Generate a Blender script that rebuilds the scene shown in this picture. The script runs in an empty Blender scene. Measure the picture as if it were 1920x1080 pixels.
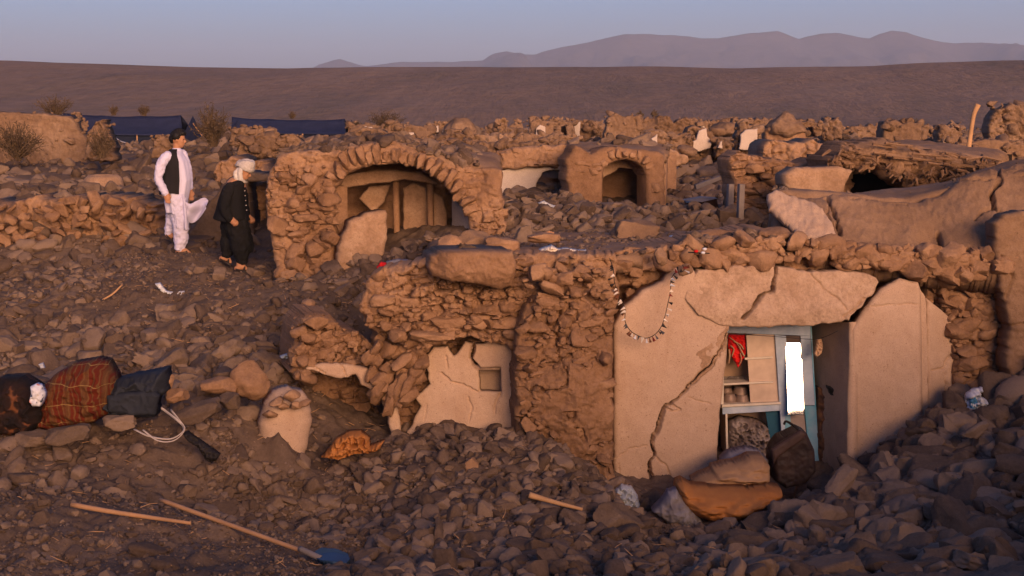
import bpy, bmesh, math, random
import numpy as np
from mathutils import Vector, Matrix
random.seed(11)
RNG = np.random.default_rng(11)
R = math.radians
S = bpy.context.scene
C = S.collection

# ------------------------------------------------------------------ camera, sky, sun, exposure
F = 2638.0                      # focal length in photo pixels (photo 1920 wide)
EYE = np.array([0.0, 0.0, 4.0])
PITCH = math.atan(320 / F)
cd = bpy.data.cameras.new('camera'); cam = bpy.data.objects.new('camera', cd); C.objects.link(cam)
cam.location = EYE; cam.rotation_euler = (math.pi / 2 - PITCH, 0, 0)
cd.sensor_width = 36; cd.lens = F / 1920 * 36; cd.clip_end = 20000; cd.clip_start = .1
S.camera = cam
S.render.resolution_x = 1024; S.render.resolution_y = 576

SUN_EL, SUN_AZ = R(7.2), R(161)         # azimuth from +Y clockwise: behind the camera, a little to the right
W = bpy.data.worlds.new('World'); S.world = W; W.use_nodes = True
nt = W.node_tree; nt.nodes.clear()
sky = nt.nodes.new('ShaderNodeTexSky'); sky.sky_type = 'NISHITA'; sky.sun_disc = False
sky.sun_elevation = SUN_EL; sky.sun_rotation = SUN_AZ
sky.air_density = 1.0; sky.dust_density = 2.0; sky.ozone_density = 5
bg = nt.nodes.new('ShaderNodeBackground'); bg.inputs[1].default_value = .085
wo = nt.nodes.new('ShaderNodeOutputWorld')
tint = nt.nodes.new('ShaderNodeMix'); tint.data_type = 'RGBA'; tint.blend_type = 'MULTIPLY'; tint.inputs[0].default_value = 1
tint.inputs[7].default_value = (1.62, 1.13, 1.27, 1)         # dust-laden violet dusk air
nt.links.new(sky.outputs[0], tint.inputs[6]); nt.links.new(tint.outputs[2], bg.inputs[0]); nt.links.new(bg.outputs[0], wo.inputs[0])
ld = bpy.data.lights.new('sun', 'SUN'); ld.energy = 4.1; ld.angle = R(40); ld.color = (1.0, .58, .30)
sun = bpy.data.objects.new('sun', ld); C.objects.link(sun)
sd = Vector((math.sin(SUN_AZ) * math.cos(SUN_EL), math.cos(SUN_AZ) * math.cos(SUN_EL), math.sin(SUN_EL)))
sun.rotation_euler = sd.to_track_quat('Z', 'Y').to_euler(); sun.location = (0, -10, 30)
S.view_settings.view_transform = 'Standard'; S.view_settings.look = 'None'
S.view_settings.exposure = 1.28; S.view_settings.gamma = 1.0
S.render.engine = 'CYCLES'

# ------------------------------------------------------------------ maths helpers
CT, ST = math.cos(PITCH), math.sin(PITCH)
def ray(px, py):
    px = np.asarray(px, float); py = np.asarray(py, float)
    cx = (px - 960) / F; cy = (540 - py) / F
    return np.stack([cx, cy * ST + CT, cy * CT - ST], -1)
def P(px, py, Y):
    """world point seen at photo pixel (px,py) that lies at distance Y in front of the eye"""
    d = ray(px, py); return EYE + d * (np.asarray(Y, float) / d[..., 1])[..., None]
def V3(px, py, Y): return Vector(P(px, py, Y))

def _h(ix, iy, iz, seed):
    n = (ix.astype(np.int64) * 73856093) ^ (iy.astype(np.int64) * 19349663) ^ (iz.astype(np.int64) * 83492791) ^ (seed * 1274126177)
    n = (n ^ (n >> 13)) & 0x7fffffff
    n = (n * (n * n * 15731 + 789221) + 1376312589) & 0x7fffffff
    return n / 2147483647.0
def vnoise(p, seed=0):
    p = np.asarray(p, float); i = np.floor(p).astype(np.int64); f = p - i; f = f * f * (3 - 2 * f)
    r = 0
    for a in (0, 1):
        for b in (0, 1):
            for c in (0, 1):
                w = (f[..., 0] if a else 1 - f[..., 0]) * (f[..., 1] if b else 1 - f[..., 1]) * (f[..., 2] if c else 1 - f[..., 2])
                r = r + w * _h(i[..., 0] + a, i[..., 1] + b, i[..., 2] + c, seed)
    return r * 2 - 1
def fbm(p, octv=4, seed=0, lac=2.03, gain=.5):
    p = np.asarray(p, float); r = 0; a = 1; t = 0
    for o in range(octv):
        r = r + a * vnoise(p, seed + o * 17); t += a; a *= gain; p = p * lac + 3.7
    return r / t
def worley(u, v, seed=0):
    """F1, F2, cell value of 2-D cellular noise"""
    iu = np.floor(u).astype(np.int64); iv = np.floor(v).astype(np.int64)
    f1 = np.full(u.shape, 9.); f2 = np.full(u.shape, 9.); cv = np.zeros(u.shape)
    z = np.zeros_like(iu)
    for a in (-1, 0, 1):
        for b in (-1, 0, 1):
            ca, cb = iu + a, iv + b
            du = ca + .15 + .7 * _h(ca, cb, z, seed) - u; dv = cb + .15 + .7 * _h(ca, cb, z + 5, seed) - v
            d = np.sqrt(du * du + dv * dv); cc = _h(ca, cb, z + 9, seed)
            m = d < f1
            f2 = np.where(m, f1, np.minimum(f2, d)); cv = np.where(m, cc, cv); f1 = np.where(m, d, f1)
    return f1, f2, cv
def sstep(a, b, x):
    t = np.clip((x - a) / (b - a), 0, 1); return t * t * (3 - 2 * t)

# ------------------------------------------------------------------ object helpers
def tag(o, label=None, cat=None, group=None, kind=None):
    if label: o['label'] = label
    if cat: o['category'] = cat
    if group: o['group'] = group
    if kind: o['kind'] = kind
    return o
def empty(name, loc, label, cat, group=None):
    o = bpy.data.objects.new(name, None); C.objects.link(o); o.location = loc; o.empty_display_size = .2
    return tag(o, label, cat, group)
def link(o, parent=None):
    C.objects.link(o)
    if parent is not None:
        o.parent = parent
        o.matrix_parent_inverse = Matrix.Translation(-parent.location)
    return o
class Acc:
    def __init__(s): s.v = []; s.f = []; s.n = 0
    def add(s, v, f):
        v = np.asarray(v, float).reshape(-1, 3); s.v.append(v)
        if isinstance(f, np.ndarray): s.f.append(f + s.n)
        else:
            by = {}
            for q in f: by.setdefault(len(q), []).append(q)
            for k in by: s.f.append(np.array(by[k]) + s.n)
        s.n += len(v); return s
    def build(s, name, mat, parent=None, smooth=True, sharp=None):
        v = np.concatenate(s.v); me = bpy.data.meshes.new(name)
        me.vertices.add(len(v)); me.vertices.foreach_set('co', v.ravel().astype(np.float32))
        lt = np.concatenate([np.full(len(f), f.shape[1]) for f in s.f]); li = np.concatenate([f.ravel() for f in s.f])
        me.loops.add(len(li)); me.loops.foreach_set('vertex_index', li.astype(np.int32))
        me.polygons.add(len(lt)); ls = np.concatenate([[0], np.cumsum(lt)[:-1]])
        me.polygons.foreach_set('loop_start', ls.astype(np.int32))
        me.update(calc_edges=True); me.validate()
        me.polygons.foreach_set('use_smooth', np.full(len(me.polygons), smooth, dtype=bool))
        if sharp: me.set_sharp_from_angle(angle=R(sharp))
        me.materials.append(mat)
        return link(bpy.data.objects.new(name, me), parent)
def box(c, s, rot=None):
    c = np.array(c, float); s = np.array(s, float) / 2
    v = np.array([[x, y, z] for x in (-1, 1) for y in (-1, 1) for z in (-1, 1)], float) * s
    if rot is not None: v = v @ np.array(rot).T
    return v + c, np.array([[0, 1, 3, 2], [4, 6, 7, 5], [0, 4, 5, 1], [2, 3, 7, 6], [0, 2, 6, 4], [1, 5, 7, 3]])
def bevel(o, w=.01, seg=2):
    m = o.modifiers.new('bevel', 'BEVEL'); m.width = w; m.segments = seg; m.limit_method = 'ANGLE'; return o
def tube(pts, rad, n=8, caps=True, flat=1.0, up=(0, 0, 1)):
    """swept tube through pts; rad scalar or list; flat squashes it along its second axis"""
    pts = np.array(pts, float); k = len(pts); rad = np.broadcast_to(np.asarray(rad, float), (k,))
    t = np.gradient(pts, axis=0); t /= np.linalg.norm(t, axis=1, keepdims=True) + 1e-9
    V = []; up = np.array(up, float); a0 = None
    for i in range(k):
        if a0 is None:
            a = np.cross(t[i], up)
            if np.linalg.norm(a) < 1e-3: a = np.cross(t[i], (1, 0, 0))
        else: a = a0 - t[i] * np.dot(a0, t[i])
        a /= np.linalg.norm(a); a0 = a; b = np.cross(t[i], a)
        for j in range(n):
            th = 2 * math.pi * j / n
            V.append(pts[i] + rad[i] * (math.cos(th) * a + flat * math.sin(th) * b))
    f = []
    for i in range(k - 1):
        for j in range(n):
            f.append([i * n + j, i * n + (j + 1) % n, (i + 1) * n + (j + 1) % n, (i + 1) * n + j])
    if caps: f.append(list(range(n))[::-1]); f.append([(k - 1) * n + j for j in range(n)])
    return np.array(V), f
def smooth_path(pts, k=6):
    pts = np.array(pts, float); out = []
    Q = np.vstack([2 * pts[0] - pts[1], pts, 2 * pts[-1] - pts[-2]])
    for i in range(1, len(Q) - 2):
        for t in np.linspace(0, 1, k, endpoint=False):
            a, b, c, d = Q[i - 1], Q[i], Q[i + 1], Q[i + 2]
            out.append(.5 * ((2 * b) + (-a + c) * t + (2 * a - 5 * b + 4 * c - d) * t * t + (-a + 3 * b - 3 * c + d) * t ** 3))
    out.append(pts[-1]); return np.array(out)

# ------------------------------------------------------------------ materials
def newmat(name):
    m = bpy.data.materials.new(name); m.use_nodes = True; t = m.node_tree; b = t.nodes['Principled BSDF']
    b.inputs['Specular IOR Level'].default_value = .15; b.inputs['Roughness'].default_value = .95
    return m, t, b
def N(t, kind, **kw):
    n = t.nodes.new(kind)
    for k, v in kw.items(): setattr(n, k, v)
    return n
def noise_node(t, vec, scale, detail=6, rough=.6, dist=0):
    n = N(t, 'ShaderNodeTexNoise'); n.inputs['Scale'].default_value = scale; n.inputs['Detail'].default_value = detail
    n.inputs['Roughness'].default_value = rough; n.inputs['Distortion'].default_value = dist
    if vec is not None: t.links.new(vec, n.inputs['Vector'])
    return n
def ramp(t, fac, stops):
    r = N(t, 'ShaderNodeValToRGB'); e = r.color_ramp.elements
    e[0].position, e[0].color = stops[0][0], (*stops[0][1], 1); e[1].position, e[1].color = stops[-1][0], (*stops[-1][1], 1)
    for p, c in stops[1:-1]: x = e.new(p); x.color = (*c, 1)
    t.links.new(fac, r.inputs[0]); return r
def mixc(t, fac, a, b, mode='MIX'):
    m = N(t, 'ShaderNodeMix', data_type='RGBA', blend_type=mode)
    if isinstance(fac, float): m.inputs[0].default_value = fac
    else: t.links.new(fac, m.inputs[0])
    for s, k in ((a, 6), (b, 7)):
        if isinstance(s, tuple): m.inputs[k].default_value = (*s, 1)
        else: t.links.new(s, m.inputs[k])
    return m.outputs[2]
def bump(t, b, items):
    """items: (height socket, strength, distance)"""
    last = None
    for h, s, d in items:
        n = N(t, 'ShaderNodeBump'); n.inputs['Strength'].default_value = s; n.inputs['Distance'].default_value = d
        t.links.new(h, n.inputs['Height'])
        if last is not None: t.links.new(last, n.inputs['Normal'])
        last = n.outputs[0]
    t.links.new(last, b.inputs['Normal'])
def earth(name, dark, mid, light, big=.8, fine=60, island=False, rnd=False, bs=.7, bd=.03, fd=.006, var=.62):
    m, t, b = newmat(name)
    pos = N(t, 'ShaderNodeNewGeometry').outputs['Position']
    n1 = noise_node(t, pos, big, 5, .6, .4); n2 = noise_node(t, pos, 9, 8, .7); n3 = noise_node(t, pos, fine, 4, .6)
    add = N(t, 'ShaderNodeMath', operation='ADD'); t.links.new(n1.outputs[0], add.inputs[0])
    ms = N(t, 'ShaderNodeMath', operation='MULTIPLY'); t.links.new(n2.outputs[0], ms.inputs[0]); ms.inputs[1].default_value = .6
    t.links.new(ms.outputs[0], add.inputs[1]); av = add.outputs[0]
    src = None
    if island: src = N(t, 'ShaderNodeNewGeometry').outputs['Random Per Island']
    if rnd: src = N(t, 'ShaderNodeObjectInfo').outputs['Random']
    if src is not None:
        k = N(t, 'ShaderNodeMath', operation='MULTIPLY_ADD'); t.links.new(src, k.inputs[0]); k.inputs[1].default_value = var; k.inputs[2].default_value = -var / 2
        a2 = N(t, 'ShaderNodeMath', operation='ADD'); t.links.new(av, a2.inputs[0]); t.links.new(k.outputs[0], a2.inputs[1]); av = a2.outputs[0]
    r = ramp(t, av, [(.52, dark), (.80, mid), (1.08, light)])
    r.color_ramp.elements[2].position = 1.0
    col = mixc(t, .35, r.outputs[0], ramp(t, n3.outputs[0], [(.3, tuple(c * .55 for c in mid)), (.7, tuple(min(1, c * 1.35) for c in mid))]).outputs[0])
    t.links.new(col, b.inputs['Base Color'])
    bump(t, b, [(n2.outputs[0], bs, bd), (n3.outputs[0], bs, fd)])
    return m
EARTH_D, EARTH_M, EARTH_L = (.115, .060, .032), (.225, .127, .072), (.33, .20, .12)
M_ground = earth('dusty_earth', (.062, .040, .029), (.105, .070, .050), (.155, .106, .078), big=.6, fine=45)
def far_soil(m):
    t = m.node_tree; b = t.nodes['Principled BSDF']; src = b.inputs['Base Color'].links[0].from_socket; pos = N(t, 'ShaderNodeNewGeometry').outputs['Position']; sp = N(t, 'ShaderNodeSeparateXYZ'); t.links.new(pos, sp.inputs[0])
    mr = N(t, 'ShaderNodeMapRange'); mr.inputs[1].default_value = 70; mr.inputs[2].default_value = 112; t.links.new(sp.outputs[1], mr.inputs[0])
    st = N(t, 'ShaderNodeMapping'); st.inputs['Scale'].default_value = (1, .35, 1); t.links.new(pos, st.inputs[0])
    n1 = noise_node(t, st.outputs[0], .045, 7, .65, .8); n2 = noise_node(t, pos, .7, 5, .7); n3 = noise_node(t, st.outputs[0], .22, 6, .7, .3)
    c = ramp(t, n1.outputs[0], [(.34, (.115, .083, .058)), (.5, (.165, .108, .076)), (.66, (.215, .145, .10))]).outputs[0]
    c = mixc(t, .35, c, ramp(t, n2.outputs[0], [(.35, (.085, .06, .042)), (.6, (.21, .14, .10))]).outputs[0])
    c = mixc(t, ramp(t, n3.outputs[0], [(.62, (0, 0, 0)), (.70, (.55, .55, .55))]).outputs[0], c, (.075, .055, .04))
    t.links.new(mixc(t, mr.outputs[0], src, c), b.inputs['Base Color'])
    last = b.inputs['Normal'].links[0].from_socket
    for n_, d_ in ((n3, 1.6), (n2, .25)):
        bp = N(t, 'ShaderNodeBump'); bp.inputs['Strength'].default_value = .5; t.links.new(n_.outputs[0], bp.inputs['Height']); t.links.new(last, bp.inputs['Normal']); last = bp.outputs[0]
        mm = N(t, 'ShaderNodeMath', operation='MULTIPLY'); t.links.new(mr.outputs[0], mm.inputs[0]); mm.inputs[1].default_value = d_; t.links.new(mm.outputs[0], bp.inputs['Distance'])
    t.links.new(last, b.inputs['Normal'])
far_soil(M_ground)
M_hill = earth('hill_earth', (.09, .058, .038), (.125, .082, .055), (.165, .11, .074), big=.03, fine=2, bd=.3, fd=.05)
M_mud = earth('mud_masonry', EARTH_D, EARTH_M, EARTH_L, big=1.3, fine=50, island=True, bs=.9, bd=.035, var=.22)
M_far = earth('far_mud', (.08, .046, .028), (.175, .107, .067), (.29, .19, .125), big=.7, fine=12, bs=.9, bd=.05)
M_crust = earth('reed_and_mud_crust', (.07, .038, .022), (.16, .092, .053), (.27, .165, .10), big=1.5, fine=30, island=True, bs=1, bd=.05, var=.4)
M_rub = earth('rubble_clay', (.055, .036, .026), (.115, .076, .054), (.205, .142, .104), big=1.1, fine=55, island=True, bd=.025)
M_rock = earth('clod_clay', (.06, .039, .028), (.118, .079, .056), (.20, .138, .10), big=2.2, fine=55, rnd=True, bd=.02)
M_lint = earth('speckled_lintel_clay', (.20, .125, .08), (.36, .245, .17), (.43, .305, .222), big=5, fine=35, bs=.9, bd=.02, fd=.008)
M_roof = earth('mud_roof', (.12, .07, .042), (.19, .115, .07), (.27, .17, .11), big=1.0, fine=60, bd=.02)
M_plaster = earth('clay_plaster', (.29, .195, .135), (.37, .255, .182), (.43, .305, .222), big=.7, fine=90, bs=.45, bd=.01, fd=.004)
M_plaster2 = earth('straw_clay_render', (.18, .105, .06), (.29, .18, .112), (.39, .262, .175), big=4, fine=40, bs=.8, bd=.02, fd=.008)
M_lime = earth('pale_lime_wash', (.32, .25, .21), (.40, .325, .275), (.46, .385, .33), big=.9, fine=60, bs=.35, bd=.01, fd=.004)
M_mount = earth('mountain_rock', (.08, .065, .06), (.13, .105, .095), (.18, .15, .13), big=.004, fine=.05, bd=8, fd=1)
def flecks(m, dark=(.20, .12, .075)):
    """straw, chips and rain stains in the plaster"""
    t = m.node_tree; b = t.nodes['Principled BSDF']; src = b.inputs['Base Color'].links[0].from_socket; pos = N(t, 'ShaderNodeNewGeometry').outputs['Position']
    mp = N(t, 'ShaderNodeMapping'); mp.inputs['Scale'].default_value = (1, 1, .45); t.links.new(pos, mp.inputs[0])
    a_ = ramp(t, noise_node(t, pos, 38, 3, .5).outputs[0], [(.66, (0, 0, 0)), (.72, (.7, .7, .7))]).outputs[0]; c_ = ramp(t, noise_node(t, pos, 110, 2, .5).outputs[0], [(.62, (0, 0, 0)), (.68, (.6, .6, .6))]).outputs[0]; d_ = ramp(t, noise_node(t, mp.outputs[0], 2.6, 7, .65, .6).outputs[0], [(.5, (0, 0, 0)), (.72, (.55, .55, .55))]).outputs[0]
    for k in (a_, c_): src = mixc(t, k, src, dark)
    src = mixc(t, d_, src, tuple(x * 1.35 for x in dark)); t.links.new(src, b.inputs['Base Color'])
for m_ in (M_plaster, M_lint): flecks(m_)
flecks(M_roof, (.10, .058, .035)); flecks(M_plaster2, (.15, .088, .052))
def cloth(name, col, col2=None, scale=25, rough=.9, bd=.01):
    m, t, b = newmat(name); pos = N(t, 'ShaderNodeNewGeometry').outputs['Position']
    n = noise_node(t, pos, scale, 5, .65); n2 = noise_node(t, pos, 4, 3)
    c2 = col2 or tuple(x * .6 for x in col)
    t.links.new(mixc(t, .3, ramp(t, n2.outputs[0], [(.35, c2), (.65, col)]).outputs[0], ramp(t, n.outputs[0], [(.3, c2), (.7, col)]).outputs[0]), b.inputs['Base Color'])
    b.inputs['Roughness'].default_value = rough; bump(t, b, [(n.outputs[0], .5, bd)])
    return m
def plain(name, col, rough=.6, metal=0.0, bd=.003, scale=40, var=.7):
    m = cloth(name, col, tuple(c * var for c in col), scale, rough, bd)
    m.node_tree.nodes['Principled BSDF'].inputs['Metallic'].default_value = metal; return m

# ------------------------------------------------------------------ terrain
class RBF:
    def __init__(s, pts):
        s.p = np.array(pts, float); n = len(s.p); d = np.linalg.norm(s.p[:, None, :2] - s.p[None, :, :2], axis=-1)
        A = np.zeros((n + 3, n + 3)); A[:n, :n] = -d - np.eye(n) * .02
        Q = np.c_[np.ones(n), s.p[:, :2]]; A[:n, n:] = Q; A[n:, :n] = Q.T
        s.w = np.linalg.solve(A, np.r_[s.p[:, 2], 0, 0, 0])
    def __call__(s, x, y):
        x = np.asarray(x, float); sh = x.shape; x = x.ravel(); y = np.broadcast_to(np.asarray(y, float), sh).ravel(); out = np.empty(len(x))
        for i in range(0, len(x), 60000):
            a, b = x[i:i + 60000], y[i:i + 60000]
            d = np.sqrt((a[:, None] - s.p[None, :, 0]) ** 2 + (b[:, None] - s.p[None, :, 1]) ** 2)
            out[i:i + 60000] = -d @ s.w[:-3] + s.w[-3] + s.w[-2] * a + s.w[-1] * b
        return out.reshape(sh)
TP = [  # photo pixel, photo pixel, distance
 # bottom edge and nearer
 (-200,1080,9),(0,1080,9),(300,1080,9),(560,1080,9.1),(700,1080,9.2),(850,1080,9),(1000,1080,8.8),(1200,1080,8.8),(1500,1080,9),(1750,1080,9),(1950,1080,9),(2150,1080,9),
 # dirt mound in the left foreground
 (-150,945,10.4),(0,945,10.4),(130,940,10.4),(260,958,10.4),(400,990,10.3),(520,1030,10),(620,1068,9.6),
 (-100,935,11.1),(60,925,11.2),(200,925,11.3),
 # pit
 (440,950,12.1),(560,950,12.5),(650,985,12.0),(600,1012,11.5),(500,905,12.75),(640,905,13.05),(340,940,11.8),(700,960,12.1),
 # rubble slope with the blankets
 (0,850,12.1),(150,850,12.2),(300,850,12.2),(400,850,12.4),(450,790,13.1),(520,820,12.9),(0,790,12.9),(150,790,12.9),(300,770,13),(400,720,13.8),
 (-150,720,14.2),(0,720,14.2),(200,700,14.5),(350,690,14.7),(500,660,15),(540,690,14.7),(480,700,14.4),(560,860,13.2),
 # heap the two men walk on
 (-150,600,16.3),(0,600,16.3),(150,610,16.2),(300,610,16.2),(450,610,16.1),(540,610,16),(620,570,16.6),(540,550,17),(430,550,17),
 (0,560,17.4),(120,545,17.7),(240,483,18.9),(330,478,19.5),(380,488,19.3),(450,512,18.7),(500,530,18.2),(300,540,17.2),(250,520,17.6),(400,530,17.5),(110,520,19.2),
 (215,484,19.3),(0,522,20.2),(-150,522,20.2),(120,515,20.4),(345,479,20),(350,465,21),(430,480,20),(480,470,20.5),(300,450,21.4),
 (0,392,22.4),(150,388,22.4),(260,380,22.8),(-200,392,22.4),
 (0,350,26),(200,350,26),(420,380,22.5),(420,330,25),(300,330,27),(0,300,31),(200,300,31),(350,290,33),(-200,300,31),
 (-300,275,40),(0,275,40),(300,275,40),
 # centre slope
 (720,900,12.8),(700,850,13.4),(640,862,13.6),(760,830,13.9),(830,795,14.1),(900,812,13.9),(960,815,13.6),(1000,845,13.1),(1080,895,12.7),(1150,945,12.7),
 (800,900,12.5),(900,900,12.3),(1000,920,12),(850,980,11),(1000,1000,10.7),(770,1000,10.9),(1150,1010,11),
 (1200,965,13.1),(1260,990,12.6),(1380,985,12.7),(1460,960,13.1),(1520,905,14),(1600,888,13.9),(1650,865,13.8),(1700,830,13.8),(1760,790,13.9),(1850,750,13.9),(1930,690,14.1),(2050,680,14.1),
 (1300,1040,10.8),(1500,1000,11.3),(1700,950,11.8),(1850,880,12.3),(1950,850,12.3),(2100,850,12.3),(1600,920,12.8),
 # yard behind the front house
 (1000,432,18.2),(1150,430,18.2),(1300,430,18.2),(1420,430,18.2),(970,400,20),(1050,378,22),(1000,368,24),(1100,412,21),(1180,412,22.3),(1250,415,20),(1300,395,21.5),(1370,400,21),(1300,360,25),
 (1250,330,29),(1400,330,28),(1000,320,30),(750,500,17.6),(700,505,17.8),(650,520,17.6),(850,470,17.6),(800,400,22),
 (900,290,34),(1300,290,34),(600,290,33),
 (1550,400,20),(1750,380,20),(1950,380,20),(2150,380,20),(1600,320,26),(1850,315,26),(2100,310,26),
 (900,262,48),(500,262,48),(1300,262,48),(1700,262,48),(2200,262,48),(-300,262,48),
]
tp = [tuple(P(*q)) for q in TP]
# floor of the rooms under the roofs
for px in (1170, 1300, 1420, 1520, 1640, 1760, 1900): tp.append((float((px - 960) / F * 15), 15., .35)); tp.append((float((px - 960) / F * 16.4), 16.4, .35))
for px in (780, 900, 1000): tp.append((float((px - 960) / F * 15.2), 15.2, .6)); tp.append((float((px - 960) / F * 16.3), 16.3, .6))
for x, y, z in ((-8, 4, 2.0), (-2, 5, 1.95), (1, 5, 2.05), (3, 6, 1.9), (5, 7, 2.7), (6.5, 8, 3.15), (6.5, 10, 2.6), (6, 5, 2.8), (8, 4, 2.8), (0, 0, 2.55), (-8, 0, 2.5), (8, 0, 2.8), (0, -8, 2.9), (-12, -8, 2.9), (12, -8, 2.9), (-14, 14, 2), (14, 14, 2), (-14, 25, 2.8), (16, 25, 2.9)): tp.append((x, y, z))  # unseen ground; rise at the camera and right-hand pile shaped to cast shade
TR = RBF(tp)
def village(x, y): return 3.1 + .35 * fbm(np.stack([x * .06, y * .06, x * 0], -1), 3, 5)
def terrain(x, y, rough=True):
    x = np.asarray(x, float); y = np.asarray(y, float)
    w = sstep(38, 50, np.hypot(x, y - 10)) if True else 0
    near = np.full(x.shape, 3.1); mk = w < 1
    near[mk] = TR(np.clip(x[mk], -16, 18), np.clip(y[mk], -10, 50))
    far = village(x, y)
    # long slope behind the village with a flat crest
    u = x / np.maximum(y, 1)
    crest = 10.2 + .7 * sstep(.1, .4, u) + .8 * sstep(.15, .45, -u) + .25 * fbm(np.stack([x * .03, y * 0, x * 0], -1), 3, 8)
    s = np.clip((y - 100) / 75, 0, 1); hill = sstep(0, 1, s) * .35 + s * .65
    far = far + hill * (crest - 3.1) + hill * (1 - hill) * 4 * (.8 * fbm(np.stack([x * .035, y * .02, x * 0], -1), 4, 21))
    # unseen bank added behind the camera to shade the foreground and lower walls
    bank = sstep(-7, -16, y) * 1.7 + sstep(-19, -60, y) * -1.5
    z = near * (1 - w) + far * w + bank * (1 - sstep(-60, -120, y))
    if rough:
        p = np.stack([x, y, x * 0], -1); k = 1 - sstep(90, 130, y)
        z = z + k * (.10 * fbm(p * 1.4, 3, 31) + .055 * fbm(p * 5, 3, 32) + .03 * fbm(p * 18, 2, 33))
        f1, f2, cv = worley(x * 5.5 + .5 * fbm(p * 3, 2, 3), y * 5.5, 4)
        z = z + k * .05 * (1 - f1) * (cv - .2)
    return z
def axis(dense0, dense1, step, lo, hi, g=1.035):
    a = list(np.arange(dense0, dense1, step)); s = step; v = a[-1]
    while v < hi: s *= g; v += s; a.append(v)
    s = step; v = a[0]; b = []
    while v > lo: s *= g; v -= s; b.append(v)
    return np.array(b[::-1] + a)
def grid_faces(nr, nc):
    i = np.arange(nr * nc).reshape(nr, nc)
    return np.stack([i[:-1, :-1].ravel(), i[:-1, 1:].ravel(), i[1:, 1:].ravel(), i[1:, :-1].ravel()], -1)
xs = axis(-5.6, 5.8, .028, -3800, 3800); ys = axis(8.2, 19, .028, -300, 5200, 1.014)
ys = np.array([y for y in ys if y >= -300]); 
if len(ys) > 1500: print('rows', len(ys))
GX, GY = np.meshgrid(xs, ys)
GZ = terrain(GX, GY)
ga = Acc().add(np.stack([GX, GY, GZ], -1), grid_faces(len(ys), len(xs)))
ground = ga.build('ground', M_ground); tag(ground, kind='structure')
print('ground', GX.shape)

# ------------------------------------------------------------------ rocks
def ico(sub):
    bm = bmesh.new(); bmesh.ops.create_icosphere(bm, subdivisions=sub, radius=1)
    v = np.array([x.co[:] for x in bm.verts]); f = np.array([[a.index for a in q.verts] for q in bm.faces]); bm.free(); return v, f
ICO = {k: ico(k) for k in (2, 3, 4)}
def rock_proto(sub, rs, kind):
    v, f = ICO[sub]; v = v.copy()
    if kind == 'brick':                                   # broken sun-dried brick: superellipsoid with chipped corners
        p = 9; v = v / (np.sum(np.abs(v) ** p, 1, keepdims=True) ** (1 / p)); k = 9
    else: k = 11
    for _ in range(k):
        n = rs.normal(size=3); n /= np.linalg.norm(n); d = rs.uniform(.5, .86) if kind != 'brick' else rs.uniform(.72, 1.2)
        v -= np.maximum(0, v @ n - d)[:, None] * n
    if sub >= 3:
        v += v * (.2 * fbm(v * 1.3 + rs.uniform(0, 50), 3, 3) + (.10 * fbm(v * 4 + rs.uniform(0, 50), 3, 5) + .04 * fbm(v * 11, 2, 6) if sub >= 4 else .09 * fbm(v * 3.3, 2, 5)))[:, None]
    return v, f
rs0 = np.random.default_rng(5)
PROT = {(s, k): [rock_proto(s, rs0, k) for _ in range(10)] for s in (2, 3, 4) for k in ('clod', 'brick')}
def rotm(a, b, c):
    ca, sa, cb, sb, cc, sc = math.cos(a), math.sin(a), math.cos(b), math.sin(b), math.cos(c), math.sin(c)
    return np.array([[cc, -sc, 0], [sc, cc, 0], [0, 0, 1]]) @ np.array([[cb, 0, sb], [0, 1, 0], [-sb, 0, cb]]) @ np.array([[1, 0, 0], [0, ca, -sa], [0, sa, ca]])
def place(v, size, rot, loc): return (v * np.asarray(size)) @ rot.T + np.asarray(loc)

# ------------------------------------------------------------------ outlines on vertical planes
def plane(px0, Y0, px1, Y1):
    """vertical plane through two ground positions, returned as a function pixel -> world"""
    a = np.array([(px0 - 960) / F / CT * Y0, Y0]); b = np.array([(px1 - 960) / F / CT * Y1, Y1])
    n = np.array([(b - a)[1], -(b - a)[0], 0.]); n /= np.linalg.norm(n)
    if n[1] > 0: n = -n
    A = np.array([a[0], a[1], 0])
    def f(px, py):
        d = ray(px, py); t = ((A - EYE) @ n) / (d @ n); return EYE + d * t[..., None]
    f.n = n; f.u = np.array([-n[1], n[0], 0.])
    return f
def plane3(A, B, Cc):
    A, B, Cc = P(*A), P(*B), P(*Cc); n = np.cross(B - A, Cc - A); n /= np.linalg.norm(n)
    if n[1] > 0: n = -n
    def f(px, py):
        d = ray(px, py); t = ((A - EYE) @ n) / (d @ n); return EYE + d * t[..., None]
    f.n = n; f.u = np.array([1., 0, 0]); return f
def GY(px, py, off=0.0):
    """distance at which the sight line through a photo pixel meets the ground"""
    Ys = np.arange(8.6, 40, .05); w = P(np.full(Ys.shape, float(px)), np.full(Ys.shape, float(py)), Ys); below = w[:, 2] < terrain(w[:, 0], w[:, 1], False)
    return (Ys[np.argmax(below)] if below.any() else 30.) + off
def flat(Y): return plane(900, Y, 1000, Y)
def rough_poly(poly, jag, step=7, seed=0):
    if jag <= 0: return np.array(poly, float)
    poly = np.array(poly, float); out = []
    for i in range(len(poly)):
        a, b = poly[i], poly[(i + 1) % len(poly)]; L = np.linalg.norm(b - a); k = max(1, int(L / step))
        n = np.array([b[1] - a[1], a[0] - b[0]]) / (L + 1e-9)
        for j in range(k):
            q = a + (b - a) * j / k; z = np.array([q[0] * .05, q[1] * .05, seed * 3.3])
            out.append(q + n * jag * (1.1 * fbm(z[None], 2, seed + 1)[0] + .9 * fbm(z[None] * 4, 2, seed + 2)[0]))
    return np.array(out)
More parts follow.
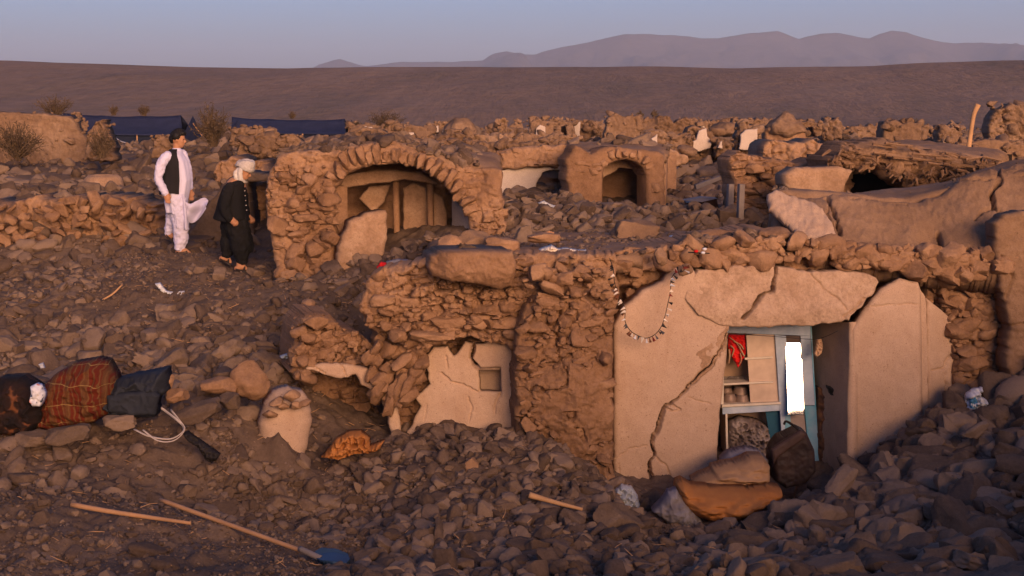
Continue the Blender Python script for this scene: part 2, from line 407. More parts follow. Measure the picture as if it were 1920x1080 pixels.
def poly_dist(px, py, poly):
    """signed distance (inside > 0) and nearest boundary point"""
    X = px.ravel(); Y = py.ravel(); best = np.full(X.shape, 1e18); nx = X.copy(); ny = Y.copy(); ins = np.zeros(X.shape, bool)
    for i in range(len(poly)):
        ax, ay = poly[i]; bx, by = poly[(i + 1) % len(poly)]; dx, dy = bx - ax, by - ay; L = dx * dx + dy * dy + 1e-12
        t = np.clip(((X - ax) * dx + (Y - ay) * dy) / L, 0, 1); qx = ax + t * dx; qy = ay + t * dy
        d = (X - qx) ** 2 + (Y - qy) ** 2; m = d < best; best[m] = d[m]; nx[m] = qx[m]; ny[m] = qy[m]
        if (ay > by) != (ay < by) or True:
            c = ((ay > Y) != (by > Y)) & (X < (bx - ax) * (Y - ay) / ((by - ay) if by != ay else 1e-12) + ax); ins ^= c
    d = np.sqrt(best); d[~ins] *= -1
    return d.reshape(px.shape), nx.reshape(px.shape), ny.reshape(px.shape)
def line_dist(px, py, line):
    best = np.full(px.shape, 1e9); tt = np.zeros(px.shape); n = len(line) - 1
    for i in range(n):
        ax, ay = line[i]; bx, by = line[i + 1]; dx, dy = bx - ax, by - ay; L = dx * dx + dy * dy + 1e-9
        t = np.clip(((px - ax) * dx + (py - ay) * dy) / L, 0, 1); d = np.hypot(px - ax - t * dx, py - ay - t * dy)
        m = d < best; best = np.where(m, d, best); tt = np.where(m, (i + t) / n, tt)
    return best, tt
def crack_line(line, jag=3, seed=0):
    out = []
    for i in range(len(line) - 1):
        a, b = np.array(line[i], float), np.array(line[i + 1], float); L = np.linalg.norm(b - a); k = max(1, int(L / 6))
        n = np.array([b[1] - a[1], a[0] - b[0]]) / (L + 1e-9)
        for j in range(k): out.append(a + (b - a) * j / k + n * jag * ((RNG.random() - .5) * 1.6 if j else .3))
    out.append(np.array(line[-1], float)); return out

def d_masonry(p, u, v, seed):
    """weathered courses of mud brick: stacked slabs, gaps, lumps"""
    q = np.stack([u, v, u * 0], -1)
    uu = u + .10 * fbm(q * 2.2, 3, seed) ; vv = v + .09 * fbm(q * 1.9 + 9, 3, seed + 3)
    f1, f2, cv = worley(uu * 4.2, vv * 8.5, seed); gap = sstep(.0, .16, f2 - f1)
    g1, g2, c2 = worley(uu * 11, vv * 17, seed + 7)
    m = sstep(-.25, .3, fbm(q * 1.7 + 4, 3, seed + 11)); r = 1 - np.abs(fbm(q * np.array([2.2, 5.5, 1]) + 2, 4, seed + 13)) * 2
    return .20 * fbm(q * 1.2, 4, seed + 5) + m * (.10 * (cv - .5) - .06 * (1 - gap)) + (.35 + .65 * m) * (.03 * (c2 - .5) - .02 * (1 - sstep(0, .2, g2 - g1))) + .045 * (r - .6) + .035 * fbm(q * 13, 3, seed + 8) + .015 * fbm(q * 34, 2, seed + 9)
def d_lump(p, u, v, seed):
    q = np.stack([u, v, u * 0], -1); f1, f2, cv = worley(u * 7 + .5 * fbm(q * 3, 2, seed), v * 8, seed)
    m = sstep(-.2, .3, fbm(q * 1.5 + 7, 3, seed + 11)); r = np.abs(fbm(q * 4 + 5, 4, seed + 14)); return .19 * fbm(q * 1.5, 4, seed) + m * (.06 * (cv - .5) + .05 * (.6 - f1)) - .07 * (1 - sstep(0, .07, r)) + .04 * fbm(q * 12, 3, seed + 2) + .016 * fbm(q * 32, 2, seed + 3)
def d_plaster(p, u, v, seed):
    q = np.stack([u, v, u * 0], -1); return .03 * fbm(q * 1.3, 3, seed) + .006 * fbm(q * 9, 3, seed + 1)
def d_render(p, u, v, seed):
    q = np.stack([u, v, u * 0], -1); return .05 * fbm(q * 1.6, 3, seed) + .022 * fbm(q * 9, 3, seed + 1) + .01 * fbm(q * 30, 2, seed + 2)

def panel(name, poly, pl, mat, parent=None, step=2.5, thick=.25, disp=d_masonry, jag=4, seed=1, rnd=.08, holes=(), cracks=(), extra=None, acc=None, amp=1.0, lean=None):
    poly = rough_poly(poly, jag, seed=seed); lo = poly.min(0) - step; hi = poly.max(0) + step
    gx = np.arange(lo[0], hi[0] + step, step); gy = np.arange(lo[1], hi[1] + step, step)
    X, Yp = np.meshgrid(gx, gy); D, NX, NY = poly_dist(X, Yp, poly)
    cx = (X[:-1, :-1] + X[1:, 1:]) / 2; cy = (Yp[:-1, :-1] + Yp[1:, 1:]) / 2
    keep = poly_dist(cx, cy, poly)[0] > 0
    for h in holes:
        h = rough_poly(h[0], h[1], seed=seed + 5) if isinstance(h, tuple) else np.array(h, float)
        dh, hx, hy = poly_dist(X, Yp, h); keep &= poly_dist(cx, cy, h)[0] < 0
        m = -dh < D; NX = np.where(m, hx, NX); NY = np.where(m, hy, NY); D = np.minimum(D, -dh)
    for c in cracks:
        if c[1] >= 3.4: cd_, ct_ = line_dist(cx, cy, c[0]); keep &= cd_ > c[1] * (.16 + .30 * np.abs(np.sin(ct_ * 9 + seed)))      # open right through
    m = D < 0; X = np.where(m, NX, X); Yp = np.where(m, NY, Yp)
    W0 = pl(X, Yp); sc = np.linalg.norm(W0 - EYE, axis=-1) / F; dm = np.maximum(D, 0) * sc       # metres to the edge
    u = W0 @ pl.u; v = W0[..., 2]; h = disp(W0, u, v, seed) * amp if disp else np.zeros(X.shape)
    if rnd > 0: t = np.clip(1 - dm / rnd, 0, 1); h = h - rnd * (1 - np.sqrt(np.maximum(0, 1 - t * t)))
    if extra is not None: h = h + extra(X, Yp, dm)
    for c in cracks:
        ln, wd, dp = c[:3]; ld_, tt = line_dist(X, Yp, ln); ww = wd * (.45 + .75 * np.abs(np.sin(tt * 9 + seed))) ; h = h - dp * (1 - sstep(ww * .62, ww, ld_))
    Wf = W0 + pl.n * h[..., None]
    if lean: Wf = Wf + np.array([0, 1, 0]) * (lean * (v - lean_base(v)))[..., None]
    Wb = W0 - pl.n * thick
    nr, nc = X.shape; idx = np.arange(nr * nc).reshape(nr, nc)
    q = np.stack([idx[:-1, :-1], idx[1:, :-1], idx[1:, 1:], idx[:-1, 1:]], -1)[keep]
    used = np.zeros(nr * nc, bool); used[q.ravel()] = True; rem = np.cumsum(used) - 1; nv = used.sum(); q = rem[q]
    vf = Wf.reshape(-1, 3)[used]; vb = Wb.reshape(-1, 3)[used]
    e = np.concatenate([q[:, [0, 1]], q[:, [1, 2]], q[:, [2, 3]], q[:, [3, 0]]]); key = np.sort(e, 1); kk = key[:, 0] * (nv + 1) + key[:, 1]
    uq, inv, cnt = np.unique(kk, return_inverse=True, return_counts=True); be = e[cnt[inv.ravel()] == 1]
    side = np.stack([be[:, 1], be[:, 0], be[:, 0] + nv, be[:, 1] + nv], -1)
    a = acc or Acc(); a.add(np.concatenate([vf, vb]), np.concatenate([q, q[:, ::-1] + nv, side]))
    if acc is not None: return acc
    return a.build(name, mat, parent)
def lean_base(v): return np.min(v)

def courses(acc, poly, pl, hgt=.11, lng=.28, dep=.2, miss=.25, jit=.05, out=0.0, tilt=.08, seed=0, sub=3, margin=4, back=0.03):
    """loose bricks sitting in courses inside the outline"""
    rs = np.random.default_rng(seed + 77); poly = np.array(poly, float); lo, hi = poly.min(0), poly.max(0)
    mid = pl(np.array(poly[:, 0].mean()), np.array(poly[:, 1].mean())); sc = np.linalg.norm(mid - EYE) / F
    y = lo[1] + rs.uniform(0, hgt / sc)
    while y < hi[1]:
        hh = hgt * rs.uniform(.7, 1.25); x = lo[0] + rs.uniform(0, lng / sc)
        while x < hi[0]:
            ll = lng * rs.uniform(.55, 1.3)
            if rs.random() > miss:
                xx = np.array(x + ll / sc / 2); yy = np.array(y + rs.normal() * jit * .5 / sc)
                if poly_dist(xx[None], yy[None], poly)[0][0] > margin:
                    c = pl(xx, yy) + pl.n * (out + rs.uniform(-.08, .07)) - pl.n * (dep * .38 + back)
                    v, f = PROT[(sub, 'brick' if rs.random() < .7 else 'clod')][rs.integers(10)]
                    ang = math.atan2(pl.u[1], pl.u[0])
                    acc.add(place(v, (ll * .52, dep * .5, hh * .55), rotm(rs.normal() * tilt, rs.normal() * tilt, ang + rs.normal() * tilt * 2), c), f)
            x += ll / sc
        y += hh / sc
    return acc
def clumps(acc, poly, pl, n, r0, r1, seed=0, out=0.0, al=1.6):
    """clods and broken brick ends stuck in the wall face, sizes from r0 to r1"""
    rs = np.random.default_rng(seed + 500); poly = np.array(poly, float); lo, hi = poly.min(0), poly.max(0); P_ = rs.uniform(lo, hi, (n * 2, 2))
    P_ = P_[poly_dist(P_[:, 0], P_[:, 1], poly)[0] > 4][:n]; W_ = pl(P_[:, 0], P_[:, 1])
    for w in W_:
        r = min(r1, r0 * (1 - rs.random()) ** (-1 / al)); v, f = PROT[(3, 'clod' if rs.random() < .6 else 'brick')][rs.integers(10)]
        acc.add(place(v, (r * rs.uniform(.9, 1.5), r * .9, r * rs.uniform(.5, .9)), rotm(*(rs.normal(size=3) * [.35, .35, 1])), w + pl.n * (out + rs.uniform(-.5, .35) * r)), f)
    return acc
def arch_ring(acc, pts, pl, lng=.3, dep=.35, w=.11, seed=0, out=.03, sub=3):
    rs = np.random.default_rng(seed); pts = smooth_path([(a, b, 0) for a, b in pts], 12)[:, :2]; wp = pl(pts[:, 0], pts[:, 1])
    s = np.concatenate([[0], np.cumsum(np.linalg.norm(np.diff(wp, axis=0), axis=1))]); t = w / 2
    while t < s[-1]:
        c = np.array([np.interp(t, s, wp[:, k]) for k in range(3)]); d = np.array([np.interp(min(t + .05, s[-1]), s, wp[:, k]) - np.interp(max(t - .05, 0), s, wp[:, k]) for k in range(3)])
        d /= np.linalg.norm(d); r = np.cross(pl.n, d); r *= np.sign(r[2]) if abs(r[2]) > .1 else 1
        M = np.stack([d, pl.n, r], 1); v, f = PROT[(sub, 'brick')][rs.integers(10)]; ll = lng * rs.uniform(.72, 1.2)
        acc.add(place(v, (w * .56, dep * .5, ll * .5), M @ rotm(*(rs.normal(size=3) * .09)), c + r * ll * .45 + pl.n * (out + rs.uniform(-.04, .05) - dep * .4)), f)
        t += w * rs.uniform(.85, 1.2)
    return acc

PATCHES = []
def patch(name, pts, outline, mat, parent=None, step=.04, thick=.09, disp=None, seed=1, jag=0.0, cracks=(), carry=True):
    """a mud roof or earth sheet: smooth surface through the points, cut to a plan outline given as (px, Y)"""
    g = RBF([tuple(P(*q)) for q in pts]); ol = np.array([((a - 960) / F * b, b) for a, b in outline])
    if jag: ol = rough_poly(ol * 100, jag * 100, step=9, seed=seed) / 100
    lo, hi = ol.min(0) - step, ol.max(0) + step; X, Y = np.meshgrid(np.arange(lo[0], hi[0] + step, step), np.arange(lo[1], hi[1] + step, step))
    D, NX, NY = poly_dist(X, Y, ol); cx = (X[:-1, :-1] + X[1:, 1:]) / 2; cy = (Y[:-1, :-1] + Y[1:, 1:]) / 2
    keep = poly_dist(cx, cy, ol)[0] > 0; m = D < 0; X = np.where(m, NX, X); Y = np.where(m, NY, Y)
    p = np.stack([X, Y, X * 0], -1); h = (.05 * fbm(p * 1.3, 3, seed) + .02 * fbm(p * 7, 3, seed + 1)) if disp is None else disp(p)
    t = np.clip(1 - np.maximum(D, 0) / .12, 0, 1); h = h - .09 * (1 - np.sqrt(1 - t * t))
    for ln, wd, dp in cracks:
        ld_, tt = line_dist(X, Y, [((a - 960) / F * b, b) for a, b in ln]); h = h - dp * (1 - sstep(wd * .4, wd, ld_))
    Z = g(X, Y) + h; nr, nc = X.shape; idx = np.arange(nr * nc).reshape(nr, nc)
    q = np.stack([idx[:-1, :-1], idx[:-1, 1:], idx[1:, 1:], idx[1:, :-1]], -1)[keep]
    used = np.zeros(nr * nc, bool); used[q.ravel()] = True; rem = np.cumsum(used) - 1; nv = used.sum(); q = rem[q]
    vf = np.stack([X, Y, Z], -1).reshape(-1, 3)[used]; vb = vf - np.array([0, 0, thick])
    e = np.concatenate([q[:, [0, 1]], q[:, [1, 2]], q[:, [2, 3]], q[:, [3, 0]]]); key = np.sort(e, 1); kk = key[:, 0] * (nv + 1) + key[:, 1]
    uq, inv, cnt = np.unique(kk, return_inverse=True, return_counts=True); be = e[cnt[inv.ravel()] == 1]
    side = np.stack([be[:, 1], be[:, 0], be[:, 0] + nv, be[:, 1] + nv], -1)
    o = Acc().add(np.concatenate([vf, vb]), np.concatenate([q, q[:, ::-1] + nv, side])).build(name, mat, parent)
    if carry: PATCHES.append((g, ol))
    return o
def support(x, y):
    z = terrain(x, y)
    for g, ol in PATCHES:
        d = poly_dist(np.asarray(x, float), np.asarray(y, float), ol)[0]
        if np.any(d > 0): z = np.where(d > 0, np.maximum(z, g(x, y)), z)
    return z

# ------------------------------------------------------------------ the front house (doorway, cracked plaster, garland)
def house(px, py, Y, name, label, group=None, cat='ruined house'): return empty(name, V3(px, py, Y), label, cat, group)
H1 = house(1350, 950, 14.2, 'ruined_house', 'collapsed mud house with plastered front, cracked lintel and doorway showing a blue cupboard')
Wp = plane(1150, 13.9, 1745, 14.15)
MW = plane(1150, 14.2, 1745, 14.45)
a = Acc()
panel(None, [(1150, 975), (1148, 560), (1155, 480), (1300, 452), (1420, 430), (1560, 450), (1700, 462), (1800, 492), (1880, 560), (1900, 640), (1885, 720), (1885, 900), (1800, 900), (1790, 800), (1785, 640), (1760, 560), (1745, 600), (1747, 960), (1590, 960), (1592, 640), (1580, 600), (1368, 606), (1360, 700), (1346, 850), (1345, 975)],
      MW, None, jag=3, seed=3, thick=.8, acc=a, disp=d_lump, step=2.2, amp=.8, extra=lambda X, Y, d: -.32 * sstep(1156, 1170, X) * (1 - sstep(1728, 1742, X)) * sstep(530, 550, Y))
courses(a, [(1150, 478), (1300, 455), (1420, 438), (1600, 455), (1740, 480), (1740, 512), (1690, 515), (1640, 512), (1500, 500), (1300, 505), (1230, 530), (1165, 580), (1150, 560)], MW, seed=4, miss=.45, out=.0, hgt=.08, lng=.3, tilt=.1); clumps(a, [(1150, 478), (1300, 455), (1420, 438), (1600, 452), (1740, 475), (1740, 512), (1640, 506), (1500, 496), (1300, 500), (1230, 530), (1165, 580)], MW, 260, .02, .08, seed=4)
courses(a, [(1745, 500), (1800, 495), (1880, 560), (1900, 700), (1880, 800), (1820, 790), (1790, 640), (1765, 560)], MW, seed=6, miss=.3, out=.03, hgt=.15, lng=.24, dep=.3, tilt=.25); clumps(a, [(1745, 500), (1800, 495), (1880, 560), (1900, 700), (1880, 800), (1820, 790), (1790, 640), (1765, 560)], MW, 200, .03, .13, seed=6)
arch_ring(a, [(1640, 500), (1700, 508), (1750, 540), (1782, 600), (1800, 700)], MW, lng=.22, seed=5, w=.12)
for q_, n_ in (([(1560, 462), (1880, 466), (1895, 525), (1760, 525), (1700, 508), (1560, 500)], 300), ([(1150, 470), (1300, 452), (1440, 440), (1560, 455), (1560, 490), (1300, 495), (1170, 520)], 160)): clumps(a, q_, plane(1150, 14.02, 1745, 14.22), n_, .03, .12, seed=n_)
a.build('masonry', M_mud, sharp=50, parent=H1)
cr = crack_line
C1 = [cr([(1366, 622), (1352, 655), (1335, 682), (1318, 697), (1300, 716), (1272, 745), (1245, 765), (1235, 800), (1222, 828), (1228, 850), (1217, 872), (1222, 900), (1206, 928), (1207, 950)], 2.5), 4.6, .10]
panel('plaster_wall', [(1150, 975), (1152, 700), (1150, 612), (1172, 575), (1205, 545), (1243, 528), (1262, 500), (1300, 500), (1330, 560), (1368, 600), (1364, 680), (1353, 760), (1346, 850), (1345, 975)],
      Wp, M_plaster, H1, jag=1.5, step=1.5, thick=.26, disp=d_plaster, seed=9, rnd=.05,
      cracks=[C1, [cr([(1245, 765), (1262, 772), (1275, 768), (1258, 758)], 1), 3, .03], [cr([(1222, 850), (1250, 875), (1262, 905), (1258, 940)], 2), 2.4, .02],
              [cr([(1155, 860), (1180, 842), (1212, 836)], 1.5), 2, .015], [cr([(1160, 870), (1165, 900), (1180, 915)], 1.5), 2, .015], [cr([(1290, 745), (1310, 752), (1330, 756)], 1), 1.8, .012]])
panel('clay_patch', [(1370, 607), (1362, 660), (1350, 672), (1322, 705), (1296, 722), (1272, 752), (1282, 705), (1305, 665), (1340, 635)], plane(1150, 13.885, 1745, 14.135), M_plaster2, H1, jag=3, step=1.7, thick=.03, disp=d_render, seed=12, rnd=.02, amp=.5,
      cracks=[C1])
def lint_bulge(X, Yp, dm): return .045 * np.exp(-((Yp - 585) / 24) ** 2)
panel('lintel', [(1288, 530), (1310, 508), (1370, 500), (1440, 497), (1520, 510), (1590, 508), (1636, 516), (1650, 530), (1640, 552), (1612, 575), (1590, 600), (1560, 607), (1500, 610), (1420, 612), (1375, 612), (1348, 610), (1310, 590), (1284, 560)],
      Wp, M_lint, H1, jag=4, step=1.8, thick=.45, disp=d_render, seed=21, rnd=.02, amp=.6, extra=lint_bulge,
      cracks=[[cr([(1455, 505), (1450, 545), (1430, 553), (1412, 575), (1392, 596)], 2), 3.6, .13], [cr([(1520, 515), (1548, 545), (1570, 560), (1585, 580)], 2), 2.2, .02], [cr([(1620, 560), (1596, 582), (1580, 592)], 1), 3, .03]])
def fold_edge(X, Yp, dm): return -.22 * sstep(1715, 1748, X) ** 2 - .16 * (1 - sstep(1588, 1604, X)) ** 2
panel('plaster_wall', [(1596, 620), (1622, 580), (1655, 542), (1690, 523), (1725, 530), (1744, 560), (1748, 700), (1746, 960), (1588, 960), (1590, 760), (1594, 660)],
      Wp, M_plaster, H1, jag=1, step=1.8, thick=.12, disp=d_plaster, seed=14, rnd=.05, extra=fold_edge,
      cracks=[[cr([(1608, 572), (1625, 578), (1665, 572), (1700, 571), (1745, 573)], 1.5), 1.8, .015], [cr([(1640, 905), (1700, 840)], 2), 2, .01]])
panel('recess_wall', [(1742, 560), (1790, 600), (1812, 700), (1815, 860), (1742, 900)], plane(1742, 14.3, 1815, 14.6), M_plaster, H1, jag=2, step=2, thick=.1, disp=d_plaster, seed=16, rnd=.03,
      cracks=[[cr([(1783, 665), (1770, 690), (1778, 740), (1790, 790)], 2), 3, .04], [cr([(1748, 695), (1772, 690)], 1), 2, .03]])
# splayed door reveal, back wall and sides of the room
def quadbox(acc, p0, p1, z0, z1, t=.2):
    p0 = np.array(p0, float); p1 = np.array(p1, float); d = p1 - p0; L = np.linalg.norm(d); d /= L; a_ = math.atan2(d[1], d[0])
    v, f = box((0, 0, 0), (L, t, z1 - z0), rotm(0, 0, a_)); acc.add(v + np.array([*(p0 + p1) / 2, (z0 + z1) / 2]), f)
X_ = lambda px, Y: (px - 960) / F * Y
panel('door_reveal', [(1516, 606), (1592, 604), (1592, 960), (1516, 960)], plane(1516, 15.1, 1592, 14.12), M_plaster, H1, jag=0, step=3, thick=.1, disp=d_plaster, seed=18, rnd=.0)
a = Acc()
quadbox(a, (X_(1100, 16.3), 16.8), (X_(1900, 16.3), 16.8), -.3, 2.3); quadbox(a, (X_(1185, 15.4), 14.25), (X_(1160, 15.4), 16.8), -.3, 2.2); quadbox(a, (X_(1545, 15.1), 15.12), (X_(1620, 15.4), 16.8), -.3, 2.2)
quadbox(a, (X_(1820, 14.6), 14.7), (X_(1930, 14.6), 16.8), -.3, 1.9, .3)
a.build('inner_wall', M_plaster, H1)

# flat mud roof over the doorway room
patch('roof', [(800, 486, 13.7), (975, 482, 13.7), (1150, 482, 13.8), (1300, 462, 13.9), (1420, 448, 14), (1450, 450, 14.0), (820, 448, 17.2), (1000, 436, 17.4), (1200, 436, 17.4), (1400, 432, 17.4), (1000, 458, 15.6), (1250, 452, 15.6)],
      [(812, 13.85), (960, 13.8), (1150, 13.9), (1300, 14.12), (1480, 14.2), (1480, 17.5), (1200, 17.6), (980, 17.6), (800, 17.4)], M_roof, H1, seed=31, jag=.03)
# the big smooth collapsed roof on the right, tilted towards the front
DP = plane3((1500, 470, 14.35), (1900, 470, 14.35), (1700, 368, 15.15))
def dome_b(X, Y, d): return .10 * sstep(1740, 1840, X) * np.exp(-((Y - 345) / 40) ** 2) + .06 * np.exp(-((X - 1560) / 60) ** 2) - .10 * np.exp(-((X - 1745) / 26) ** 2) * sstep(400, 450, Y)
panel('domed_roof', [(1446, 372), (1470, 356), (1530, 368), (1590, 366), (1660, 371), (1720, 369), (1765, 356), (1800, 336), (1850, 318), (1900, 306), (1990, 296), (2070, 300), (2070, 500), (1880, 500), (1800, 492), (1700, 486), (1600, 482), (1500, 480), (1446, 470)], DP, M_roof, H1,
      jag=3, step=2, thick=.35, disp=d_render, seed=33, rnd=.12, extra=dome_b, amp=.9,
      cracks=[[cr([(1548, 378), (1562, 405), (1572, 440), (1580, 470)], 3), 4, .06], [cr([(1555, 385), (1548, 410), (1560, 432)], 2), 2.4, .03], [cr([(1868, 318), (1872, 350), (1855, 372), (1862, 392), (1880, 405)], 3), 5, .09], [cr([(1862, 395), (1840, 400), (1828, 412)], 2), 3, .05],
              [cr([(1760, 430), (1768, 455), (1800, 468), (1850, 472), (1900, 466)], 3), 4, .07], [cr([(1590, 380), (1640, 376), (1700, 384)], 2), 2.2, .02], [cr([(1800, 345), (1820, 352), (1865, 348)], 2), 2.4, .03]])
patch('roof', [(1460, 352, 15.6), (1700, 372, 15.3), (1700, 366, 17.5), (1560, 364, 17.5), (1800, 340, 15.6), (1900, 318, 15.6), (1900, 300, 17.6), (2050, 300, 16), (2050, 290, 17.8)], [(1446, 15.2), (1700, 15.25), (1900, 15.3), (2060, 15.3), (2060, 17.8), (1560, 17.7), (1446, 16)], M_roof, H1, seed=34)
panel('roof_edge', [(1440, 360), (1455, 350), (1490, 360), (1530, 374), (1546, 385), (1562, 410), (1572, 440), (1530, 446), (1484, 436), (1490, 425), (1462, 400), (1442, 385)], plane3((1440, 440, 14.28), (1570, 440, 14.28), (1500, 360, 14.85)), M_plaster, H1, jag=3, step=2, thick=.1, disp=d_render, seed=36, rnd=.04,
      cracks=[[cr([(1546, 385), (1562, 410), (1575, 440)], 2), 3, .05]])
panel('side_wall', [(1868, 420), (1890, 400), (1960, 395), (2060, 420), (2060, 760), (1900, 760), (1885, 690), (1895, 620), (1880, 540), (1872, 480)], plane(1868, 14.1, 2060, 14.22), M_roof, H1, jag=7, step=2.5, thick=.25, disp=d_render, seed=38, rnd=.05,
      cracks=[[cr([(1880, 480), (1900, 520), (1890, 560)], 2), 3, .04], [cr([(1880, 620), (1920, 605)], 2), 3, .04]])
quad = Acc(); quadbox(quad, (X_(960, 14), 17.6), (X_(2060, 18), 17.95), 0, 2.1, .3); quad.build('rear_wall', M_mud, H1)

# ------------------------------------------------------------------ broken corner room in the middle
H2 = house(880, 830, 14.2, 'ruined_house', 'broken corner of a mud brick room with cracked plaster wall and small square niche')
a = Acc()
M1 = plane(675, 13.8, 1150, 13.72)
UP = [(672, 572), (688, 520), (712, 503), (780, 492), (812, 480), (975, 478), (1155, 476), (1165, 560), (1150, 620), (1000, 640), (960, 655), (884, 632), (800, 655), (785, 690), (745, 645), (705, 640), (680, 605)]
panel(None, UP, M1, None, acc=a, thick=.5, seed=41, jag=6, step=2.2, amp=1.25)
panel(None, [(968, 620), (1000, 560), (1090, 555), (1152, 590), (1152, 975), (1120, 960), (1070, 905), (1000, 860), (968, 820)], plane(968, 13.45, 1152, 13.55), None, acc=a, thick=.8, seed=43, jag=5, step=2.2, disp=d_lump)
panel(None, [(552, 640), (560, 610), (575, 592), (625, 592), (642, 615), (700, 640), (712, 690), (728, 720), (735, 860), (580, 860), (582, 740), (545, 700)], plane(552, 13.9, 735, 14.2), None, acc=a, thick=.9, seed=45, jag=4, step=2.2, extra=lambda X, Y, d: -.55 * sstep(700, 716, Y) * sstep(560, 600, X))
panel(None, [(690, 600), (990, 600), (990, 860), (735, 860), (735, 760), (690, 700)], plane(690, 14.3, 990, 14.2), None, acc=a, thick=.5, seed=46, jag=4, step=3, holes=[[(893, 688), (942, 688), (942, 738), (893, 738)]])
courses(a, [(675, 570), (690, 520), (780, 500), (975, 545), (990, 600), (960, 640), (884, 632), (800, 650), (785, 685), (745, 640), (690, 620)], M1, seed=47, miss=.35, out=.05, lng=.42, hgt=.11, dep=.3, tilt=.06); clumps(a, UP, M1, 200, .02, .09, seed=47)
courses(a, [(980, 500), (1150, 500), (1150, 640), (1130, 900), (1060, 880), (980, 830)], plane(968, 13.45, 1152, 13.55), seed=48, miss=.8, out=.03, hgt=.12, lng=.22, tilt=.2); clumps(a, [(978, 500), (1152, 500), (1152, 930), (1060, 890), (975, 830)], plane(968, 13.45, 1152, 13.55), 260, .02, .10, seed=48)
courses(a, [(560, 610), (625, 595), (700, 640), (710, 700), (550, 700)], plane(552, 13.9, 735, 14.2), seed=49, miss=.5, hgt=.1, lng=.25, tilt=.08); courses(a, [(595, 705), (715, 705), (730, 850), (590, 850)], plane(552, 14.5, 735, 14.75), seed=50, miss=.2, hgt=.1, lng=.25, tilt=.05); clumps(a, [(560, 610), (625, 595), (700, 640), (712, 700), (550, 695)], plane(552, 13.9, 735, 14.2), 120, .02, .08, seed=49)
rs = np.random.default_rng(62)
for k in range(110):
    Y = rs.uniform(13.85, 14.9); t_ = rs.random(); x = (562 - 960) / F * 13.9 + rs.uniform(-.07, .05) + (Y - 13.9) * -.06; z = P(560, 715 - 120 * t_, 13.9)[2]; r = min(.12, .035 * (1 - rs.random()) ** -.6); v, f = PROT[(3, 'brick' if k % 2 else 'clod')][rs.integers(10)]
    a.add(place(v, (r, r * 1.3, r * .7), rotm(rs.normal() * .3, rs.normal() * .3, rs.uniform(0, 6)), (x, Y, z)), f)
# slipped bricks leaning on each other in the broken corner
rs = np.random.default_rng(61)
for k in range(60):
    px, py = rs.uniform(690, 800), rs.uniform(630, 800)
    if px > 800 - max(0, py - 690) * .55 or px < 668 + (py - 630) * .35: continue
    v, f = PROT[(3, 'brick')][rs.integers(10)]
    a.add(place(v, (rs.uniform(.07, .13), .09, rs.uniform(.045, .07)), rotm(rs.normal() * .3, -.9 + rs.normal() * .25, rs.normal() * .3), P(px, py, 13.98 + rs.uniform(-.12, .1))), f)
a.build('masonry', M_mud, sharp=50, parent=H2)
NICHE = [(897, 692), (938, 690), (940, 735), (899, 734)]
panel('plaster_wall', [(798, 668), (812, 652), (838, 650), (850, 668), (872, 640), (890, 646), (928, 640), (962, 640), (974, 658), (973, 730), (972, 800), (960, 840), (740, 860), (752, 828), (772, 795), (790, 760), (776, 745), (806, 720), (800, 700)],
      plane(740, 14.08, 975, 13.98), M_plaster, H2, jag=3, step=1.6, thick=.1, disp=d_plaster, seed=51, rnd=.03, holes=[(NICHE, 1.5)],
      extra=lambda X, Y, d: -.12 * sstep(955, 975, X) ** 2,
      cracks=[[cr([(886, 620), (886, 655), (882, 672), (893, 688), (905, 695)], 2), 5, .1], [cr([(828, 700), (850, 718), (870, 722), (897, 736), (900, 728)], 2), 2.4, .03], [cr([(878, 745), (885, 765), (880, 790)], 1.5), 2, .02],
              [cr([(938, 738), (930, 755), (928, 775)], 1.5), 3, .03], [cr([(836, 668), (840, 690)], 1), 2, .02], [cr([(800, 760), (795, 790)], 1), 1.8, .01]])
na = Acc(); npl = plane(740, 14.42, 975, 14.32)
for q in ([(894, 688), (944, 688), (944, 740), (894, 740)],): panel(None, q, npl, None, acc=na, jag=0, thick=.05, step=4, disp=d_plaster, rnd=0)
x0, x1, zt, zb = X_(897, 14.1), X_(940, 14.1), P(920, 688, 14.3)[2], P(920, 737, 14.3)[2]
for c, s_ in (((x0 - .02, 14.2, (zt + zb) / 2), (.04, .26, zt - zb)), ((x1 + .03, 14.2, (zt + zb) / 2), (.04, .26, zt - zb)), (((x0 + x1) / 2, 14.2, zb - .02), (x1 - x0 + .1, .26, .04)), (((x0 + x1) / 2, 14.2, zt + .03), (x1 - x0 + .1, .26, .04))): na.add(*box(c, s_))
na.build('niche', M_plaster, H2)
panel('plaster_edge', [(572, 692), (600, 682), (640, 682), (690, 690), (715, 712), (738, 745), (752, 790), (756, 830), (735, 835), (728, 780), (705, 735), (680, 722), (668, 705), (640, 712), (620, 708), (600, 700)], plane(560, 13.8, 756, 14.05), M_plaster, H2, jag=3, step=1.8, thick=.1, disp=d_plaster, seed=55, rnd=.04,
      cracks=[[cr([(590, 690), (610, 700)], 1), 2, .03], [cr([(640, 682), (650, 705)], 1), 2, .03]])
# big slab on top of the broken wall
panel('roof_slab', [(806, 503), (811, 484), (828, 474), (900, 471), (962, 472), (968, 492), (966, 538), (944, 546), (900, 536), (850, 530), (815, 522)], plane(806, 13.3, 968, 13.45), M_mud, H2, jag=2, step=1.8, thick=.75, disp=d_render, seed=58, rnd=.05, amp=1.3, extra=lambda X, Y, d: -.10 * sstep(505, 545, Y) - .12 * (1 - sstep(808, 850, X)))
